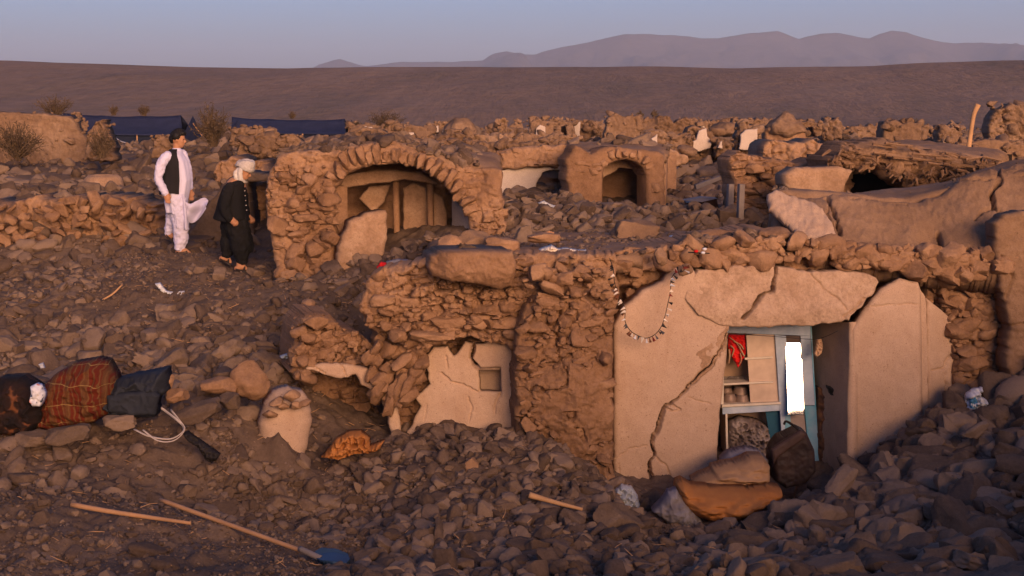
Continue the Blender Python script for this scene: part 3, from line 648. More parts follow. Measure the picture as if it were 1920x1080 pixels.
# rounded plaster end of a low wall
H3 = house(540, 860, 13, 'wall_stub', 'short rounded stub of wall with pale plaster beside the boulder', cat='wall remnant')
panel('plaster_face', [(487, 800), (500, 762), (515, 738), (545, 731), (572, 738), (586, 758), (589, 790), (582, 830), (572, 880), (500, 880)], plane(487, 12.9, 590, 13.05), M_plaster, H3, jag=2, step=1.8, thick=.3, disp=d_plaster, seed=57, rnd=.16)
a = Acc()
for px, py, w_ in ((520, 752, .1), (548, 742, .12), (570, 755, .08), (505, 775, .09), (530, 762, .07), (556, 760, .08)):
    v, f = PROT[(3, 'clod')][random.randrange(10)]; a.add(place(v, (w_, .08, w_ * .5), rotm(.2, .1, px), P(px, py, 12.88)), f)
a.build('exposed_clay', M_mud, H3)

# ------------------------------------------------------------------ vaulted house with the big arch
H4 = house(740, 500, 18, 'ruined_house', 'roofless mud brick house with one wide round arch, standing behind the man in black')
a = Acc(); A4 = plane(500, 18.0, 945, 18.0)
ARCH = [(622, 360), (640, 332), (680, 313), (740, 305), (790, 318), (830, 345), (858, 374), (874, 410)]
panel(None, [(498, 380), (500, 330), (520, 290), (560, 282), (620, 284), (680, 268), (740, 266), (800, 285), (860, 312), (942, 318), (948, 450), (882, 470), (876, 410)] + ARCH[::-1][1:] + [(624, 420), (632, 520), (640, 580), (560, 575), (520, 540), (505, 440)], A4, None, acc=a, thick=.5, seed=71, jag=4, step=2.2, amp=.9)
arch_ring(a, ARCH, A4, lng=.24, w=.1, seed=72, out=.06)
courses(a, [(500, 330), (610, 300), (622, 360), (632, 520), (600, 560), (520, 530), (505, 430)], A4, seed=73, miss=.6, hgt=.12, lng=.26, tilt=.15); clumps(a, [(500, 330), (610, 300), (622, 360), (632, 520), (600, 560), (520, 530), (505, 430)], A4, 160, .03, .13, seed=73)
courses(a, [(880, 330), (942, 325), (946, 445), (885, 460)], A4, seed=74, miss=.3, hgt=.1, lng=.22)
a.build('masonry', M_mud, sharp=50, parent=H4)
panel('arch_wall', [(636, 465), (655, 415), (690, 400), (726, 395), (728, 440), (720, 512), (690, 518), (634, 515)], plane(634, 17.8, 728, 18.0), M_plaster2, H4, jag=3, step=2, thick=.3, disp=d_render, seed=75, rnd=.06)
a = Acc()
panel(None, [(600, 300), (900, 300), (900, 520), (600, 520)], plane(600, 19.9, 900, 19.9), None, acc=a, jag=0, thick=.2, step=4, seed=76)
a.build('back_wall', M_mud, H4)
for i, (q, Y_) in enumerate(([[(755, 352), (775, 342), (798, 352), (805, 380), (806, 490), (755, 490)], 19.4], [[(690, 350), (735, 345), (722, 380), (700, 400), (672, 372)], 19.5], [[(812, 360), (830, 370), (838, 400), (840, 480), (812, 490)], 19.3], [[(640, 330), (700, 318), (790, 322), (820, 345), (760, 338), (700, 345), (650, 352), (630, 360)], 19.0])):
    panel('plaster_patch', q, flat(Y_), M_plaster2, H4, jag=2, step=2, thick=.12, disp=d_plaster, seed=80 + i, rnd=.03)
panel('arch_reveal', [(846, 372), (866, 392), (880, 400), (882, 470), (848, 470)], plane(846, 18.9, 882, 18.2), M_lime, H4, jag=1, step=2, thick=.08, disp=d_plaster, seed=85, rnd=.02)
for px in (742, 806):
    v, f = tube([P(px, 340, 19.2), P(px + 3, 500, 19.2)], .045, 8); Acc().add(v, f).build('post', M_mud, H4)
def vault_disp(p): return .03 * fbm(p * 2, 3, 5)
patch('roof', [(500, 300, 18.1), (620, 282, 18.1), (740, 266, 18.1), (830, 292, 18.1), (945, 322, 18.1), (500, 285, 20.5), (740, 262, 20.5), (945, 290, 20.5), (740, 264, 19.2)], [(520, 18.1), (740, 18.05), (940, 18.1), (940, 20.6), (740, 20.8), (540, 20.6)], M_roof, H4, thick=.08, seed=88, jag=.02)
for q in (((X_(630, 18.4), 18.4), (X_(600, 20), 20.0)), ((X_(900, 18.4), 18.5), (X_(900, 20), 20.0))):
    a = Acc(); quadbox(a, *q, 0, 3.1, .3); a.build('side_wall', M_mud, H4)

# ------------------------------------------------------------------ white wall and small arched house in the yard
H5 = house(1000, 400, 24, 'garden_wall', 'low wall with white lime wash and a half buried arched niche', cat='wall')
a = Acc(); panel(None, [(925, 300), (1070, 296), (1070, 420), (925, 420)], flat(24.6), None, acc=a, jag=4, step=2.5, thick=.4, seed=91, holes=[[(1006, 420), (1006, 345), (1018, 326), (1040, 320), (1062, 332), (1066, 345), (1066, 420)]]); 
panel(None, [(990, 310), (1070, 310), (1070, 420), (990, 420)], flat(25.4), None, acc=a, jag=0, step=4, thick=.2, seed=92)
panel(None, [(930, 285), (980, 276), (1070, 272), (1075, 300), (1040, 318), (1010, 314), (930, 318)], flat(24.3), None, acc=a, jag=4, step=2.2, thick=.5, seed=93)
a.build('masonry', M_mud, sharp=50, parent=H5)
panel('lime_wash', [(937, 318), (1000, 308), (1045, 304), (1062, 318), (1040, 318), (1018, 324), (1006, 345), (1006, 420), (936, 420)], flat(24.45), M_lime, H5, jag=2, step=2, thick=.1, disp=d_plaster, seed=94, rnd=.02)
H6 = house(1150, 400, 22.5, 'ruined_house', 'small mud brick house with a narrow dark arched doorway in the yard')
a = Acc(); A6 = plane(1060, 22.4, 1250, 22.8)
DO = [(1132, 440), (1132, 325), (1138, 310), (1155, 302), (1175, 299), (1195, 304), (1208, 316), (1212, 330), (1212, 440)]
panel(None, [(1066, 440), (1068, 360), (1062, 300), (1080, 272), (1110, 290), (1140, 275), (1200, 278), (1248, 290), (1250, 440)], A6, None, acc=a, jag=4, step=2, thick=.5, seed=101, holes=[(DO, 1)], amp=.6, disp=d_render)
arch_ring(a, [(1130, 325), (1138, 306), (1158, 298), (1178, 296), (1200, 302), (1214, 322)], A6, lng=.15, w=.1, seed=102, dep=.3)
courses(a, [(1214, 300), (1250, 292), (1250, 420), (1214, 420)], A6, seed=103, miss=.1, hgt=.13, lng=.25)
courses(a, [(1066, 300), (1125, 292), (1128, 330), (1068, 340)], A6, seed=104, miss=.4, hgt=.13, lng=.25)
a.build('masonry', M_mud, sharp=50, parent=H6)
a = Acc(); quadbox(a, (X_(1060, 25), 24.5), (X_(1260, 25), 24.5), 1, 3.4, .2); quadbox(a, (X_(1100, 22.7), 22.9), (X_(1100, 24.5), 24.5), 1, 3.4, .2); quadbox(a, (X_(1240, 22.7), 23.0), (X_(1240, 24.5), 24.5), 1, 3.4, .2); a.build('inner_wall', M_mud, H6)
panel('inner_arch', [(1128, 300), (1170, 296), (1214, 300), (1216, 440), (1204, 440), (1200, 335), (1186, 318), (1160, 314), (1146, 326), (1130, 334)], flat(23.4), M_plaster2, H6, jag=2, step=2, thick=.1, disp=d_render, seed=105, rnd=.02)
patch('roof', [(1060, 285, 22.4), (1120, 292, 22.4), (1200, 276, 22.4), (1250, 290, 22.6), (1060, 268, 25), (1180, 262, 25), (1260, 275, 25)], [(1064, 22.65), (1150, 22.62), (1248, 22.9), (1255, 25), (1062, 25)], M_roof, H6, thick=.06, seed=107, jag=.03)

# ------------------------------------------------------------------ wall with grey door posts right of the yard
H7 = house(1400, 430, 19, 'ruined_house', 'stump of a brick house wall with two grey timber door posts at its left edge')
a = Acc(); A7 = plane(1380, 18.9, 1590, 19.2)
Q7 = [(1385, 440), (1382, 340), (1372, 300), (1392, 282), (1420, 292), (1500, 305), (1530, 300), (1600, 322), (1600, 380), (1460, 380), (1455, 440)]
panel(None, Q7, A7, None, acc=a, jag=4, step=2.2, thick=.6, seed=111); courses(a, Q7, A7, seed=112, miss=.3, hgt=.11, lng=.22); a.build('masonry', M_mud, sharp=50, parent=H7)
M_wood = plain('weathered_timber', (.21, .17, .15), .85, scale=30); M_woodl = plain('pale_stick', (.42, .24, .12), .7, scale=30)
for px, Y_ in ((1367, 19.0), (1387, 18.6)):
    top, bot = P(px, 345, Y_), P(px + 2, 445, Y_); c = (top + bot) / 2; o = Acc().add(*box(c, (.075, .1, top[2] - bot[2]), rotm(0, .02, .2))).build('door_post', M_wood, H7); bevel(o, .008)

# ------------------------------------------------------------------ collapsed vault with a dark hollow
H8 = house(1680, 370, 18.5, 'collapsed_vault', 'broken vaulted roof with a thick layered crust over a dark hollow')
a = Acc()
def crust(X, Yp, dm): return .26 * np.sin(np.clip((Yp - 262) / 90, 0, 1) * math.pi) + .05 * fbm(np.stack([X * .02, Yp * .16, X * 0], -1), 4, 6)
QC = [(1538, 318), (1545, 292), (1575, 270), (1620, 262), (1690, 268), (1760, 284), (1830, 296), (1872, 300), (1862, 322), (1800, 340), (1762, 352), (1748, 340), (1738, 358), (1712, 354), (1690, 342), (1665, 328), (1640, 320), (1600, 317), (1570, 318)]
PC = plane(1538, 18.4, 1872, 18.9)
panel(None, QC, PC, None, acc=a, jag=8, step=1.8, thick=.5, seed=121, extra=crust, amp=1.3, rnd=.12, disp=d_lump)
clumps(a, [(1545, 300), (1620, 275), (1760, 292), (1850, 308), (1800, 340), (1740, 355), (1690, 340), (1620, 318)], plane(1538, 18.2, 1872, 18.7), 150, .03, .13, seed=122)
rs = np.random.default_rng(8)
for k in range(80):
    px = rs.uniform(1550, 1860); e = np.interp(px, [1550, 1600, 1665, 1712, 1750, 1800, 1860], [318, 322, 334, 358, 354, 345, 322]); y0_ = e - rs.uniform(14, 40); q0 = P(px, y0_, 18.1 + rs.uniform(0, .3)); q1 = P(px + rs.normal() * 10 + (px - 1700) * .05, y0_ + rs.uniform(6, 15), 18.0 + rs.uniform(0, .4))
    v, f = tube([q0, (q0 + q1) / 2 + rs.normal(size=3) * .02, q1], [.022, .018, .01], 5); a.add(v, f)
for k in range(26):
    t_ = rs.uniform(0, 1); px = 1560 + t_ * 280; y0_ = np.interp(px, [1560, 1620, 1700, 1840], [283, 265, 272, 300]) + rs.uniform(0, 26); q0 = P(px, y0_, 18.15); q1 = P(px + rs.uniform(25, 70), y0_ + rs.uniform(2, 10), 18.25)
    v, f = tube([q0, (q0 + q1) / 2 + rs.normal(size=3) * .015, q1], [.018, .016, .008], 5); a.add(v, f)
a.build('vault_crust', M_crust, H8, sharp=50)
patch('roof', [(1530, 330, 18.6), (1560, 282, 19), (1620, 263, 19), (1700, 268, 19), (1860, 298, 19), (1560, 290, 21.5), (1700, 258, 21.5), (1880, 285, 21.5)], [(1540, 18.6), (1700, 18.8), (1870, 19), (1880, 21.5), (1560, 21.5)], M_roof, H8, thick=.2, seed=123, jag=.08)
a = Acc(); quadbox(a, (X_(1520, 21), 21.2), (X_(1900, 21), 21.3), .5, 3.45, .3); quadbox(a, (X_(1560, 18.6), 18.9), (X_(1545, 21), 21.2), .5, 3.3, .25); quadbox(a, (X_(1830, 18.8), 19.1), (X_(1880, 21), 21.2), .5, 3.3, .25); a.build('shade_painted_inner_wall', plain('painted_shade', (.018, .012, .009), .95), H8)  # near-black colour paints the shade of the hollow onto these walls
panel('side_slab', [(1478, 328), (1500, 314), (1575, 312), (1604, 320), (1586, 345), (1585, 375), (1500, 372), (1478, 350)], plane(1478, 17.7, 1605, 18.1), M_plaster2, H8, jag=3, step=2, thick=.3, disp=d_render, seed=125, rnd=.06)

# ------------------------------------------------------------------ ruins of the village behind
def block(px0, px1, top, bot, Y, label, depth=1.5, jag=3, seed=0, mat=None, shape=None, disp=d_lump, name='house_ruin', step=None, plaster=None, hole=None, amp=1.0):
    o = empty(name, V3((px0 + px1) / 2, bot, Y), label, 'ruin', 'ruins of the village behind')
    rq = np.random.default_rng(seed + 41); hq = (bot - top); w_q = px1 - px0
    q = shape or [(px0 - 2, bot + 12), (px0 + rq.uniform(0, 3), top + hq * rq.uniform(.1, .5)), (px0 + w_q * .1, top + hq * rq.uniform(0, .25)), (px0 + w_q * .3, top), (px0 + w_q * .48, top + hq * rq.uniform(0, .12)), (px0 + w_q * .52, top + hq * rq.uniform(.05, .3)), (px0 + w_q * .72, top + hq * rq.uniform(0, .2)), (px0 + w_q * .9, top + hq * rq.uniform(.05, .3)), (px1, top + hq * rq.uniform(.2, .6)), (px1 + 2, bot + 12)]
    jag = jag + 1.2
    panel('mud_wall', q, flat(Y), mat or (M_far if Y > 25.5 else M_mud), o, jag=jag, seed=200 + seed, step=step or 1.8, thick=min(depth, .55) if Y > 25.5 else depth, disp=disp, rnd=.05, amp=amp * 1.35, holes=[hole] if hole else ())
    if Y > 25.5:
        cl = Acc()
        for k in range(int(w_q / 2.2)):
            xx = rq.uniform(px0 - 2, px1 + 2); yy = rq.uniform(top + hq * .1, bot + 8) if k % 2 else top + hq * rq.uniform(.0, .45); v, f = PROT[(2, 'clod' if k % 3 else 'brick')][rq.integers(10)]; r = min(.14, .03 * (1 - rq.random()) ** -.55)
            cl.add(place(v, (r * 1.3, r, r * .7), rotm(rq.normal() * .4, rq.normal() * .4, rq.uniform(0, 6)), P(xx, yy, Y + rq.uniform(-.1, .3) if yy > top + hq * .3 else Y + .2)), f)
        tag(cl.build('crumbled_clay', M_far, o, sharp=50), kind='stuff')
    if plaster: panel('pale_plaster', plaster, flat(Y - .25), M_lime if Y > 25 else M_plaster, o, jag=2, seed=230 + seed, step=1.5, thick=.1, disp=d_plaster, rnd=.02)
    if hole: panel('dark_inside', hole, flat(Y + .8), M_mud, o, jag=0, seed=260 + seed, step=2, thick=.1)
    return o
def dome(px0, px1, top, bot, Y, label, seed=0, body=0, mat=None):
    o = empty('dome_ruin', V3((px0 + px1) / 2, bot, Y), label, 'ruin', 'ruins of the village behind')
    v, f = ICO[4]; v = v + 0; r = (px1 - px0) / 2 / F * Y; c = P((px0 + px1) / 2, bot, Y + r * .4); h = (bot - top) / F * Y
    w = v * (1 + .3 * fbm(v * 1.6 + seed, 3, seed) + .09 * fbm(v * 5, 3, seed + 3))[:, None]; w[:, 2] = np.where(w[:, 2] < 0, w[:, 2] * .4, w[:, 2])
    Acc().add(w * np.array([r, r, h]) + c, f).build('dome', mat or M_far, o)
    if body: panel('mud_wall', [(px0 - 2, bot + body), (px0 - 1, bot - 3), (px0 + 8, bot - 8), (px1 - 8, bot - 8), (px1 + 2, bot - 3), (px1 + 3, bot + body)], flat(Y), M_mud, o, jag=3, seed=300 + seed, step=1.8, thick=1.2)
    return o
block(662, 728, 238, 266, 34, 'squat block of mud wall right of the second tent', seed=1)
block(714, 758, 229, 262, 38, 'pointed mud mound behind the squat block', seed=2, shape=[(712, 270), (716, 246), (730, 232), (748, 228), (756, 238), (760, 270)])
block(756, 812, 232, 268, 33, 'broken room with a pale plastered inside and dark gap', seed=3, plaster=[(758, 250), (776, 248), (780, 270), (758, 272)])
dome(828, 896, 221, 256, 36, 'half fallen dome in the centre with a dark mouth under it', 4)
block(838, 890, 242, 268, 34.5, 'low dark mouthed wall under the half fallen dome', seed=5, hole=[(846, 268), (848, 250), (862, 246), (876, 252), (880, 268)])
block(900, 990, 238, 262, 40, 'low heap of wall with small peaks right of the dome', seed=6, shape=[(896, 270), (902, 244), (922, 236), (932, 222), (944, 238), (968, 240), (992, 248), (996, 270)])
block(990, 1022, 217, 256, 38, 'narrow standing wall corner with dark shadowed hollow', seed=7, hole=[(996, 250), (998, 226), (1012, 224), (1016, 246)])
block(1020, 1106, 222, 262, 39, 'ragged wall with burnt dark streaks and one pale patch', seed=8, plaster=[(1074, 232), (1088, 228), (1088, 256), (1076, 258)], jag=5)
block(1132, 1206, 212, 264, 36, 'tall blocky ruin with flat sunlit top in the centre right', seed=9, amp=.5)
block(1200, 1320, 219, 262, 42, 'long tilted roof slab behind the tall blocky ruin', seed=10, jag=4)
block(1205, 1300, 246, 275, 30, 'heap of broken wall between the yard and the blocky ruin', seed=11, plaster=[(1219, 278), (1222, 260), (1233, 251), (1235, 278)], jag=5)
block(1284, 1345, 234, 290, 31, 'wall with a stepped patch of bright plaster', seed=12, plaster=[(1290, 280), (1292, 270), (1306, 262), (1310, 246), (1324, 240), (1326, 256), (1336, 264), (1332, 278), (1312, 284)])
block(1343, 1372, 262, 285, 30.5, 'small wall piece with a narrow bright plaster strip', seed=13, plaster=[(1346, 278), (1350, 266), (1355, 264), (1355, 279)])
block(1380, 1430, 226, 290, 31, 'upright wall with one large bright plaster panel', seed=14, plaster=[(1387, 280), (1388, 252), (1398, 242), (1422, 241), (1422, 262), (1414, 282)])
dome(1436, 1510, 214, 246, 33, 'rounded dome with a small knob, right of the bright plaster panel', 15, body=46)
dome(1330, 1392, 228, 248, 37, 'low dome between the two bright plastered walls', 16)
block(1544, 1576, 221, 250, 40, 'small leaning block on the right behind the collapsed vault', seed=17)
block(1580, 1760, 236, 262, 46, 'long low line of fallen wall below the slope', seed=18, jag=5)
block(1760, 1800, 232, 262, 40, 'dark grey heap left of the tall block', seed=19)
block(1858, 1990, 194, 262, 33, 'tall eroded block of wall at the right edge of the frame', seed=20)
block(1780, 2010, 262, 300, 28, 'long smooth garden wall below the tall block on the right', seed=21, disp=d_render, mat=M_roof, jag=2)
block(-60, 158, 210, 300, 30, 'big smooth eroded wall at the left edge beside the blue tent', seed=22, mat=M_far, shape=[(-60, 310), (-60, 206), (0, 208), (60, 213), (128, 217), (140, 230), (150, 248), (162, 262), (162, 310)], disp=d_render, jag=2)
block(138, 148, 212, 250, 31, 'slim upright stub of wall in front of the first tent', seed=23, depth=.3, jag=1)
block(160, 212, 226, 296, 28, 'ragged broken wall just left of the tent opening', seed=24, shape=[(160, 300), (162, 245), (176, 236), (180, 224), (194, 224), (196, 245), (208, 262), (214, 300)], jag=4)
block(286, 330, 252, 285, 28, 'stacked block behind the head of the man in white', seed=25)
block(432, 506, 237, 262, 29, 'pale rectangular slab in front of the second tent', seed=26, amp=.5)
block(446, 566, 250, 285, 26, 'thick layered wall above the man in black', seed=27)
block(560, 660, 255, 290, 27, 'layered wall end right of the pale rectangular slab', seed=28)
block(640, 1060, 264, 300, 27, 'long flat roof edge running behind the big arch', seed=29, jag=3, depth=2.5, shape=[(640, 310), (640, 268), (760, 262), (900, 266), (1030, 266), (1052, 280), (1058, 310)])
block(780, 1085, 252, 275, 31, 'second long roof line behind the flat roof edge', seed=30, jag=4, depth=2)
block(1246, 1300, 278, 306, 26.5, 'smooth pale slab tilted beside the small arched house', seed=31, disp=d_render, mat=M_plaster2, shape=[(1246, 312), (1247, 276), (1262, 280), (1290, 292), (1292, 304), (1270, 312)])
block(1430, 1560, 262, 300, 25, 'heap of broken wall left of the collapsed vault', seed=32, jag=6)
block(400, 500, 300, 330, 23.5, 'crumbling ledge of earth above the man in black', seed=33, jag=5)
block(345, 520, 320, 500, 21.2, 'smooth earth bank with a dark cellar hole behind the two men', seed=34, disp=d_render, mat=M_ground, jag=3, depth=.8, step=2.5,
      shape=[(350, 520), (352, 440), (380, 395), (405, 360), (430, 330), (470, 322), (505, 330), (515, 520)], hole=[(463, 350), (466, 342), (500, 340), (500, 470), (480, 470)])
block(-60, 290, 366, 480, 21.5, 'long rough bank of stacked broken bricks behind the man in white', seed=35, jag=8, depth=1.2, step=2.4,
      shape=[(-60, 545), (-60, 385), (0, 380), (60, 372), (120, 376), (190, 366), (250, 372), (290, 385), (310, 470), (300, 545)])
a = Acc(); PB = flat(21.2)
courses(a, [(-60, 385), (60, 374), (190, 370), (285, 385), (305, 465), (200, 505), (0, 515), (-60, 515)], PB, seed=140, miss=.35, hgt=.1, lng=.22, tilt=.5, sub=3, out=.03)
o = a.build('stacked_bricks', M_mud, None, sharp=50); tag(o, 'loose bricks heaped slantwise on the bank behind the man in white', 'bricks', kind='stuff')
rsv = np.random.default_rng(17)
for i in range(34):
    px = rsv.uniform(600, 1880); Y_ = rsv.uniform(28, 54); Y_ = Y_ + 12 if (1140 < px < 1440 or 740 < px < 900) and Y_ < 40 else Y_; bot = 220 + 1150 / Y_ ; w_ = rsv.uniform(22, 74) * 36 / Y_; h_ = rsv.uniform(14, 32) * 36 / Y_
    x0_, x1_, tp_, k_ = px, px + w_, bot - h_ , rsv.integers(3)
    sh_ = [(x0_, bot + 8), (x0_ + 1, tp_ + rsv.uniform(0, 8)), (x0_ + w_ * .3, tp_ + rsv.uniform(0, 4)), (x0_ + w_ * .5, tp_ + rsv.uniform(0, 9)), (x0_ + w_ * .75, tp_ + rsv.uniform(0, 6)), (x1_, tp_ + rsv.uniform(2, 9)), (x1_, bot + 8)]
    hl = [(x0_ + w_ * .35, bot + 6), (x0_ + w_ * .37, bot - h_ * .45), (x0_ + w_ * .55, bot - h_ * .55), (x0_ + w_ * .65, bot + 6)] if k_ == 0 and w_ > 26 else None
    wd_ = 'wide' if w_ > 44 else 'short'; fr_ = next(n for x, n in ((700, 'behind the right end of the second tent'), (800, 'behind the top of the big arch'), (900, 'behind the half fallen dome'), (980, 'behind the long flat roof edge'), (1060, 'around the burnt ragged wall'), (1140, 'left of the tall blocky ruin'), (1230, 'around the tall blocky ruin'), (1300, 'left of the stepped bright plaster'), (1380, 'between the two bright plastered walls'), (1450, 'by the large bright plaster panel'), (1530, 'right of the knobbed dome'), (1640, 'behind the collapsed vault'), (1760, 'between the collapsed vault and the tall pole'), (2000, 'left of the tall block at the right edge')) if px < x)
    pl_ = [(x0_ + w_ * .2, bot + 4), (x0_ + w_ * .22, bot - h_ * .4), (x0_ + w_ * .38, bot - h_ * .62), (x0_ + w_ * .6, bot - h_ * .5), (x0_ + w_ * .62, bot + 2)] if k_ == 1 and w_ > 24 else None
    block(x0_, x1_, tp_, bot, Y_, plaster=pl_, label='%s %s mud wall remnant %s' % (wd_, ('holed', 'pale patched' if pl_ else 'flat topped', 'jagged')[k_], fr_), depth=rsv.uniform(.6, 2.5), seed=60 + i, shape=sh_, hole=hl, jag=3, disp=(d_lump, d_masonry, d_render)[i % 3])
# clay oven with a blue cloth
o = empty('clay_oven', V3(194, 368, 24), 'round clay oven with a blue cover in its mouth, left of the man in white', 'oven')
r = 38 / F * 24; c = P(194, 368, 24); V = []; n = 48; prof = [(1.0, -.15), (1.0, .1), (.96, .2), (.86, .28), (.66, .33), (.6, .32), (.55, .27), (.5, .1)]
for q, h in prof:
    for j in range(n):
        th = j / n * 2 * math.pi; V.append([c[0] + r * q * math.cos(th), c[1] + r * q * math.sin(th), c[2] + h * 1.1])
f = [[i * n + j, i * n + (j + 1) % n, (i + 1) * n + (j + 1) % n, (i + 1) * n + j] for i in range(len(prof) - 1) for j in range(n)]
V = np.array(V); V += .02 * fbm(V * 4, 3, 3)[:, None]; Acc().add(V, f).build('clay_body', M_plaster2, o)
M_blue = cloth('navy_canvas', (.022, .026, .058), (.014, .017, .04), 8, .75, .004)
V, f = tube([[c[0], c[1], c[2] + .27], [c[0], c[1], c[2] + .31], [c[0], c[1], c[2] + .335]], [r * .6, r * .55, r * .2], 24); Acc().add(V + .01 * fbm(V * 9, 2, 2)[:, None], f).build('cloth_cover', plain('blue_plastic', (.05, .11, .26)), o)

# ------------------------------------------------------------------ tents
def tent(px0, px1, top, eave, bot, Y, label, open_side):
    o = empty('canvas_tent', V3((px0 + px1) / 2, bot, Y), label, 'tent', 'blue canvas tents')
    Acc_ = Acc(); n = 40; A, B = P(px0, eave, Y), P(px1, eave + 1, Y); T0, T1 = P(px0 + 3, top, Y + 1.3), P(px1 - 4, top + 4, Y + 1.3)
    V = []
    for i in range(n + 1):
        s = i / n; e0 = A + (B - A) * s; tp_ = T0 + (T1 - T0) * s; sag = -.05 * math.sin(s * math.pi) - .025 * abs(math.sin(s * math.pi * 3))
        for j in range(9):
            t = j / 8; p = e0 + (tp_ - e0) * t; p = p + np.array([0, 0, sag * t - .09 * math.sin(t * math.pi)]); V.append(p)
        for j in range(1, 9):
            t = j / 8; b = e0 + np.array([0, 2.6, 0]); p = tp_ + (b - tp_) * t; p = p + np.array([0, 0, sag * (1 - t) - .09 * math.sin(t * math.pi)]); V.append(p)
    V = np.array(V); w = 17
    f = [[i * w + j, (i + 1) * w + j, (i + 1) * w + j + 1, i * w + j + 1] for i in range(n) for j in range(w - 1)]
    r_ = Acc().add(V + .015 * fbm(V * 2, 2, 4)[:, None], f).build('canvas_roof', M_blue, o); m = r_.modifiers.new('s', 'SOLIDIFY'); m.thickness = .015
    zf = P(px0, bot, Y)[2] - .2; d = A[1] + .08
    V = []; nn = 60
    for i in range(nn + 1):
        s = i / nn; p = A + (B - A) * s
        for z in np.linspace(0, 1, 8): V.append([p[0], d + .035 * math.sin(s * 60) * (1 - z) + .02, zf + (p[2] - zf) * z])
    f = [[i * 8 + j, (i + 1) * 8 + j, (i + 1) * 8 + j + 1, i * 8 + j + 1] for i in range(nn) for j in range(7)]
    r_ = Acc().add(V, f).build('canvas_wall', plain('dark_canvas', (.012, .016, .035), .9), o); m = r_.modifiers.new('s', 'SOLIDIFY'); m.thickness = .015
    for q in (A, B):
        gb = q + np.array([0, 1.3, 0]); tpz = T0[2] if q is A else T1[2]
        vv = [[q[0], d, zf], [q[0], d + 2.5, zf], [q[0], d + 2.5, q[2]], [q[0], d + 1.25, tpz - .03], [q[0], d, q[2]]]
        vv = vv + [[x + .015, y, z] for x, y, z in vv]
        Acc().add(vv, [[0, 1, 2, 3, 4], [9, 8, 7, 6, 5], [0, 5, 6, 1], [1, 6, 7, 2], [2, 7, 8, 3], [3, 8, 9, 4], [4, 9, 5, 0]]).build('canvas_gable', M_blue, o, smooth=False)
    v, f = tube([[A[0] + (B[0] - A[0]) * .62, d - .06, zf], [A[0] + (B[0] - A[0]) * .62, d - .06, A[2] - .01]], .022, 8); Acc().add(v, f).build('tent_pole', M_woodl, o)
    if open_side:
        q = P(216, 258, Y - .2); e = P(238, 268, Y - .2); v, f = tube(smooth_path([q, (q + e) / 2 + [0, 0, -.03], e]), .035, 8, flat=.4); Acc().add(v, f).build('rolled_flap', plain('pale_canvas', (.3, .3, .36)), o)
    for q, dx in ((B, .9),):
        v, f = tube([q + [0, 1.3, .35], q + [dx, 1.3, -.9]], .014, 6); Acc().add(v, f).build('guy_rope', M_woodl, o)
tent(115, 343, 212, 252, 290, 42, 'dark blue canvas ridge tent with open front left of the man in white', True)
tent(432, 650, 219, 250, 275, 43, 'dark blue canvas tent half hidden behind ruins in the centre left', False)

# ------------------------------------------------------------------ dry bushes
M_bush = cloth('dry_bush', (.115, .075, .045), (.05, .035, .022), 12, .95, .01)
def bush(px, bot, wpx, hpx, Y, label, n=420, seed=0, leaves=3):
    rs = np.random.default_rng(seed + 900); w = wpx / F * Y; h = hpx / F * Y; base = P(px, bot, Y)
    o = empty('dry_bush', Vector(base), label, 'bush', 'dry bushes among the ruins'); tw = Acc(); lf = Acc()
    for i in range(n // 7):
        a_ = rs.uniform(0, 2 * math.pi); sp = rs.uniform(0, 1) ** .6; tip = base + np.array([math.cos(a_) * w * .5 * sp, math.sin(a_) * w * .45 * sp, h * (1 - .45 * sp ** 2) * rs.uniform(.6, 1.05)])
        mid = base + (tip - base) * .5 + rs.normal(size=3) * [.06 * w, .06 * w, .03 * h] + np.array([0, 0, h * .08]); pts = smooth_path([base + rs.normal(size=3) * [.03, .03, 0], mid, tip], 3)
        v, f = tube(pts, np.linspace(.012, .004, len(pts)) * max(1, h), 4, caps=False); tw.add(v, f)
        for j in range(rs.integers(5, 9) * leaves):
            t = rs.uniform(.25, 1.0); c = pts[int(t * (len(pts) - 1))] + rs.normal(size=3) * .06 * w
            s = rs.uniform(.015, .04) * max(.8, h ** .5); u = rs.normal(size=3); u /= np.linalg.norm(u); q = np.cross(u, rs.normal(size=3)); q /= np.linalg.norm(q)
            lf.add([c - u * s, c + q * s * .35, c + u * s * 1.2, c - q * s * .35], [[0, 1, 2, 3]])
    tw.build('twigs', M_bush, o); lf.build('foliage', M_bush, o, smooth=False)
bush(103, 222, 92, 46, 36, 'wide dark bush above the left wall, first from the left', seed=1)
bush(213, 216, 24, 20, 44, 'tiny bush tip showing over the first tent', seed=2, n=200)
bush(270, 218, 32, 24, 44, 'small round bush behind the roof of the first tent', seed=3, n=220)
bush(400, 275, 82, 82, 30, 'tall leafy bush between the two tents', seed=4, n=700)
bush(548, 222, 24, 14, 45, 'tiny bush behind the second tent', seed=5, n=150)
bush(722, 240, 80, 36, 41, 'wide thin bush right of the second tent', seed=6)
bush(1200, 222, 18, 16, 43, 'left of two small dark shrubs behind the tall blocky ruin', seed=7, n=150)
bush(1228, 222, 18, 18, 43, 'right of two small dark shrubs behind the tall blocky ruin', seed=8, n=150)
bush(35, 300, 115, 75, 28, 'large brown bush in front of the left eroded wall', seed=9, n=700)
bush(190, 296, 62, 60, 27, 'brown bush against the ragged wall by the tent', seed=10, n=450)
bush(1712, 240, 30, 22, 46, 'faint bush at the foot of the slope on the right', seed=11, n=150)
bush(665, 240, 30, 16, 42, 'low bush touching the right end of the second tent', seed=12, n=150)

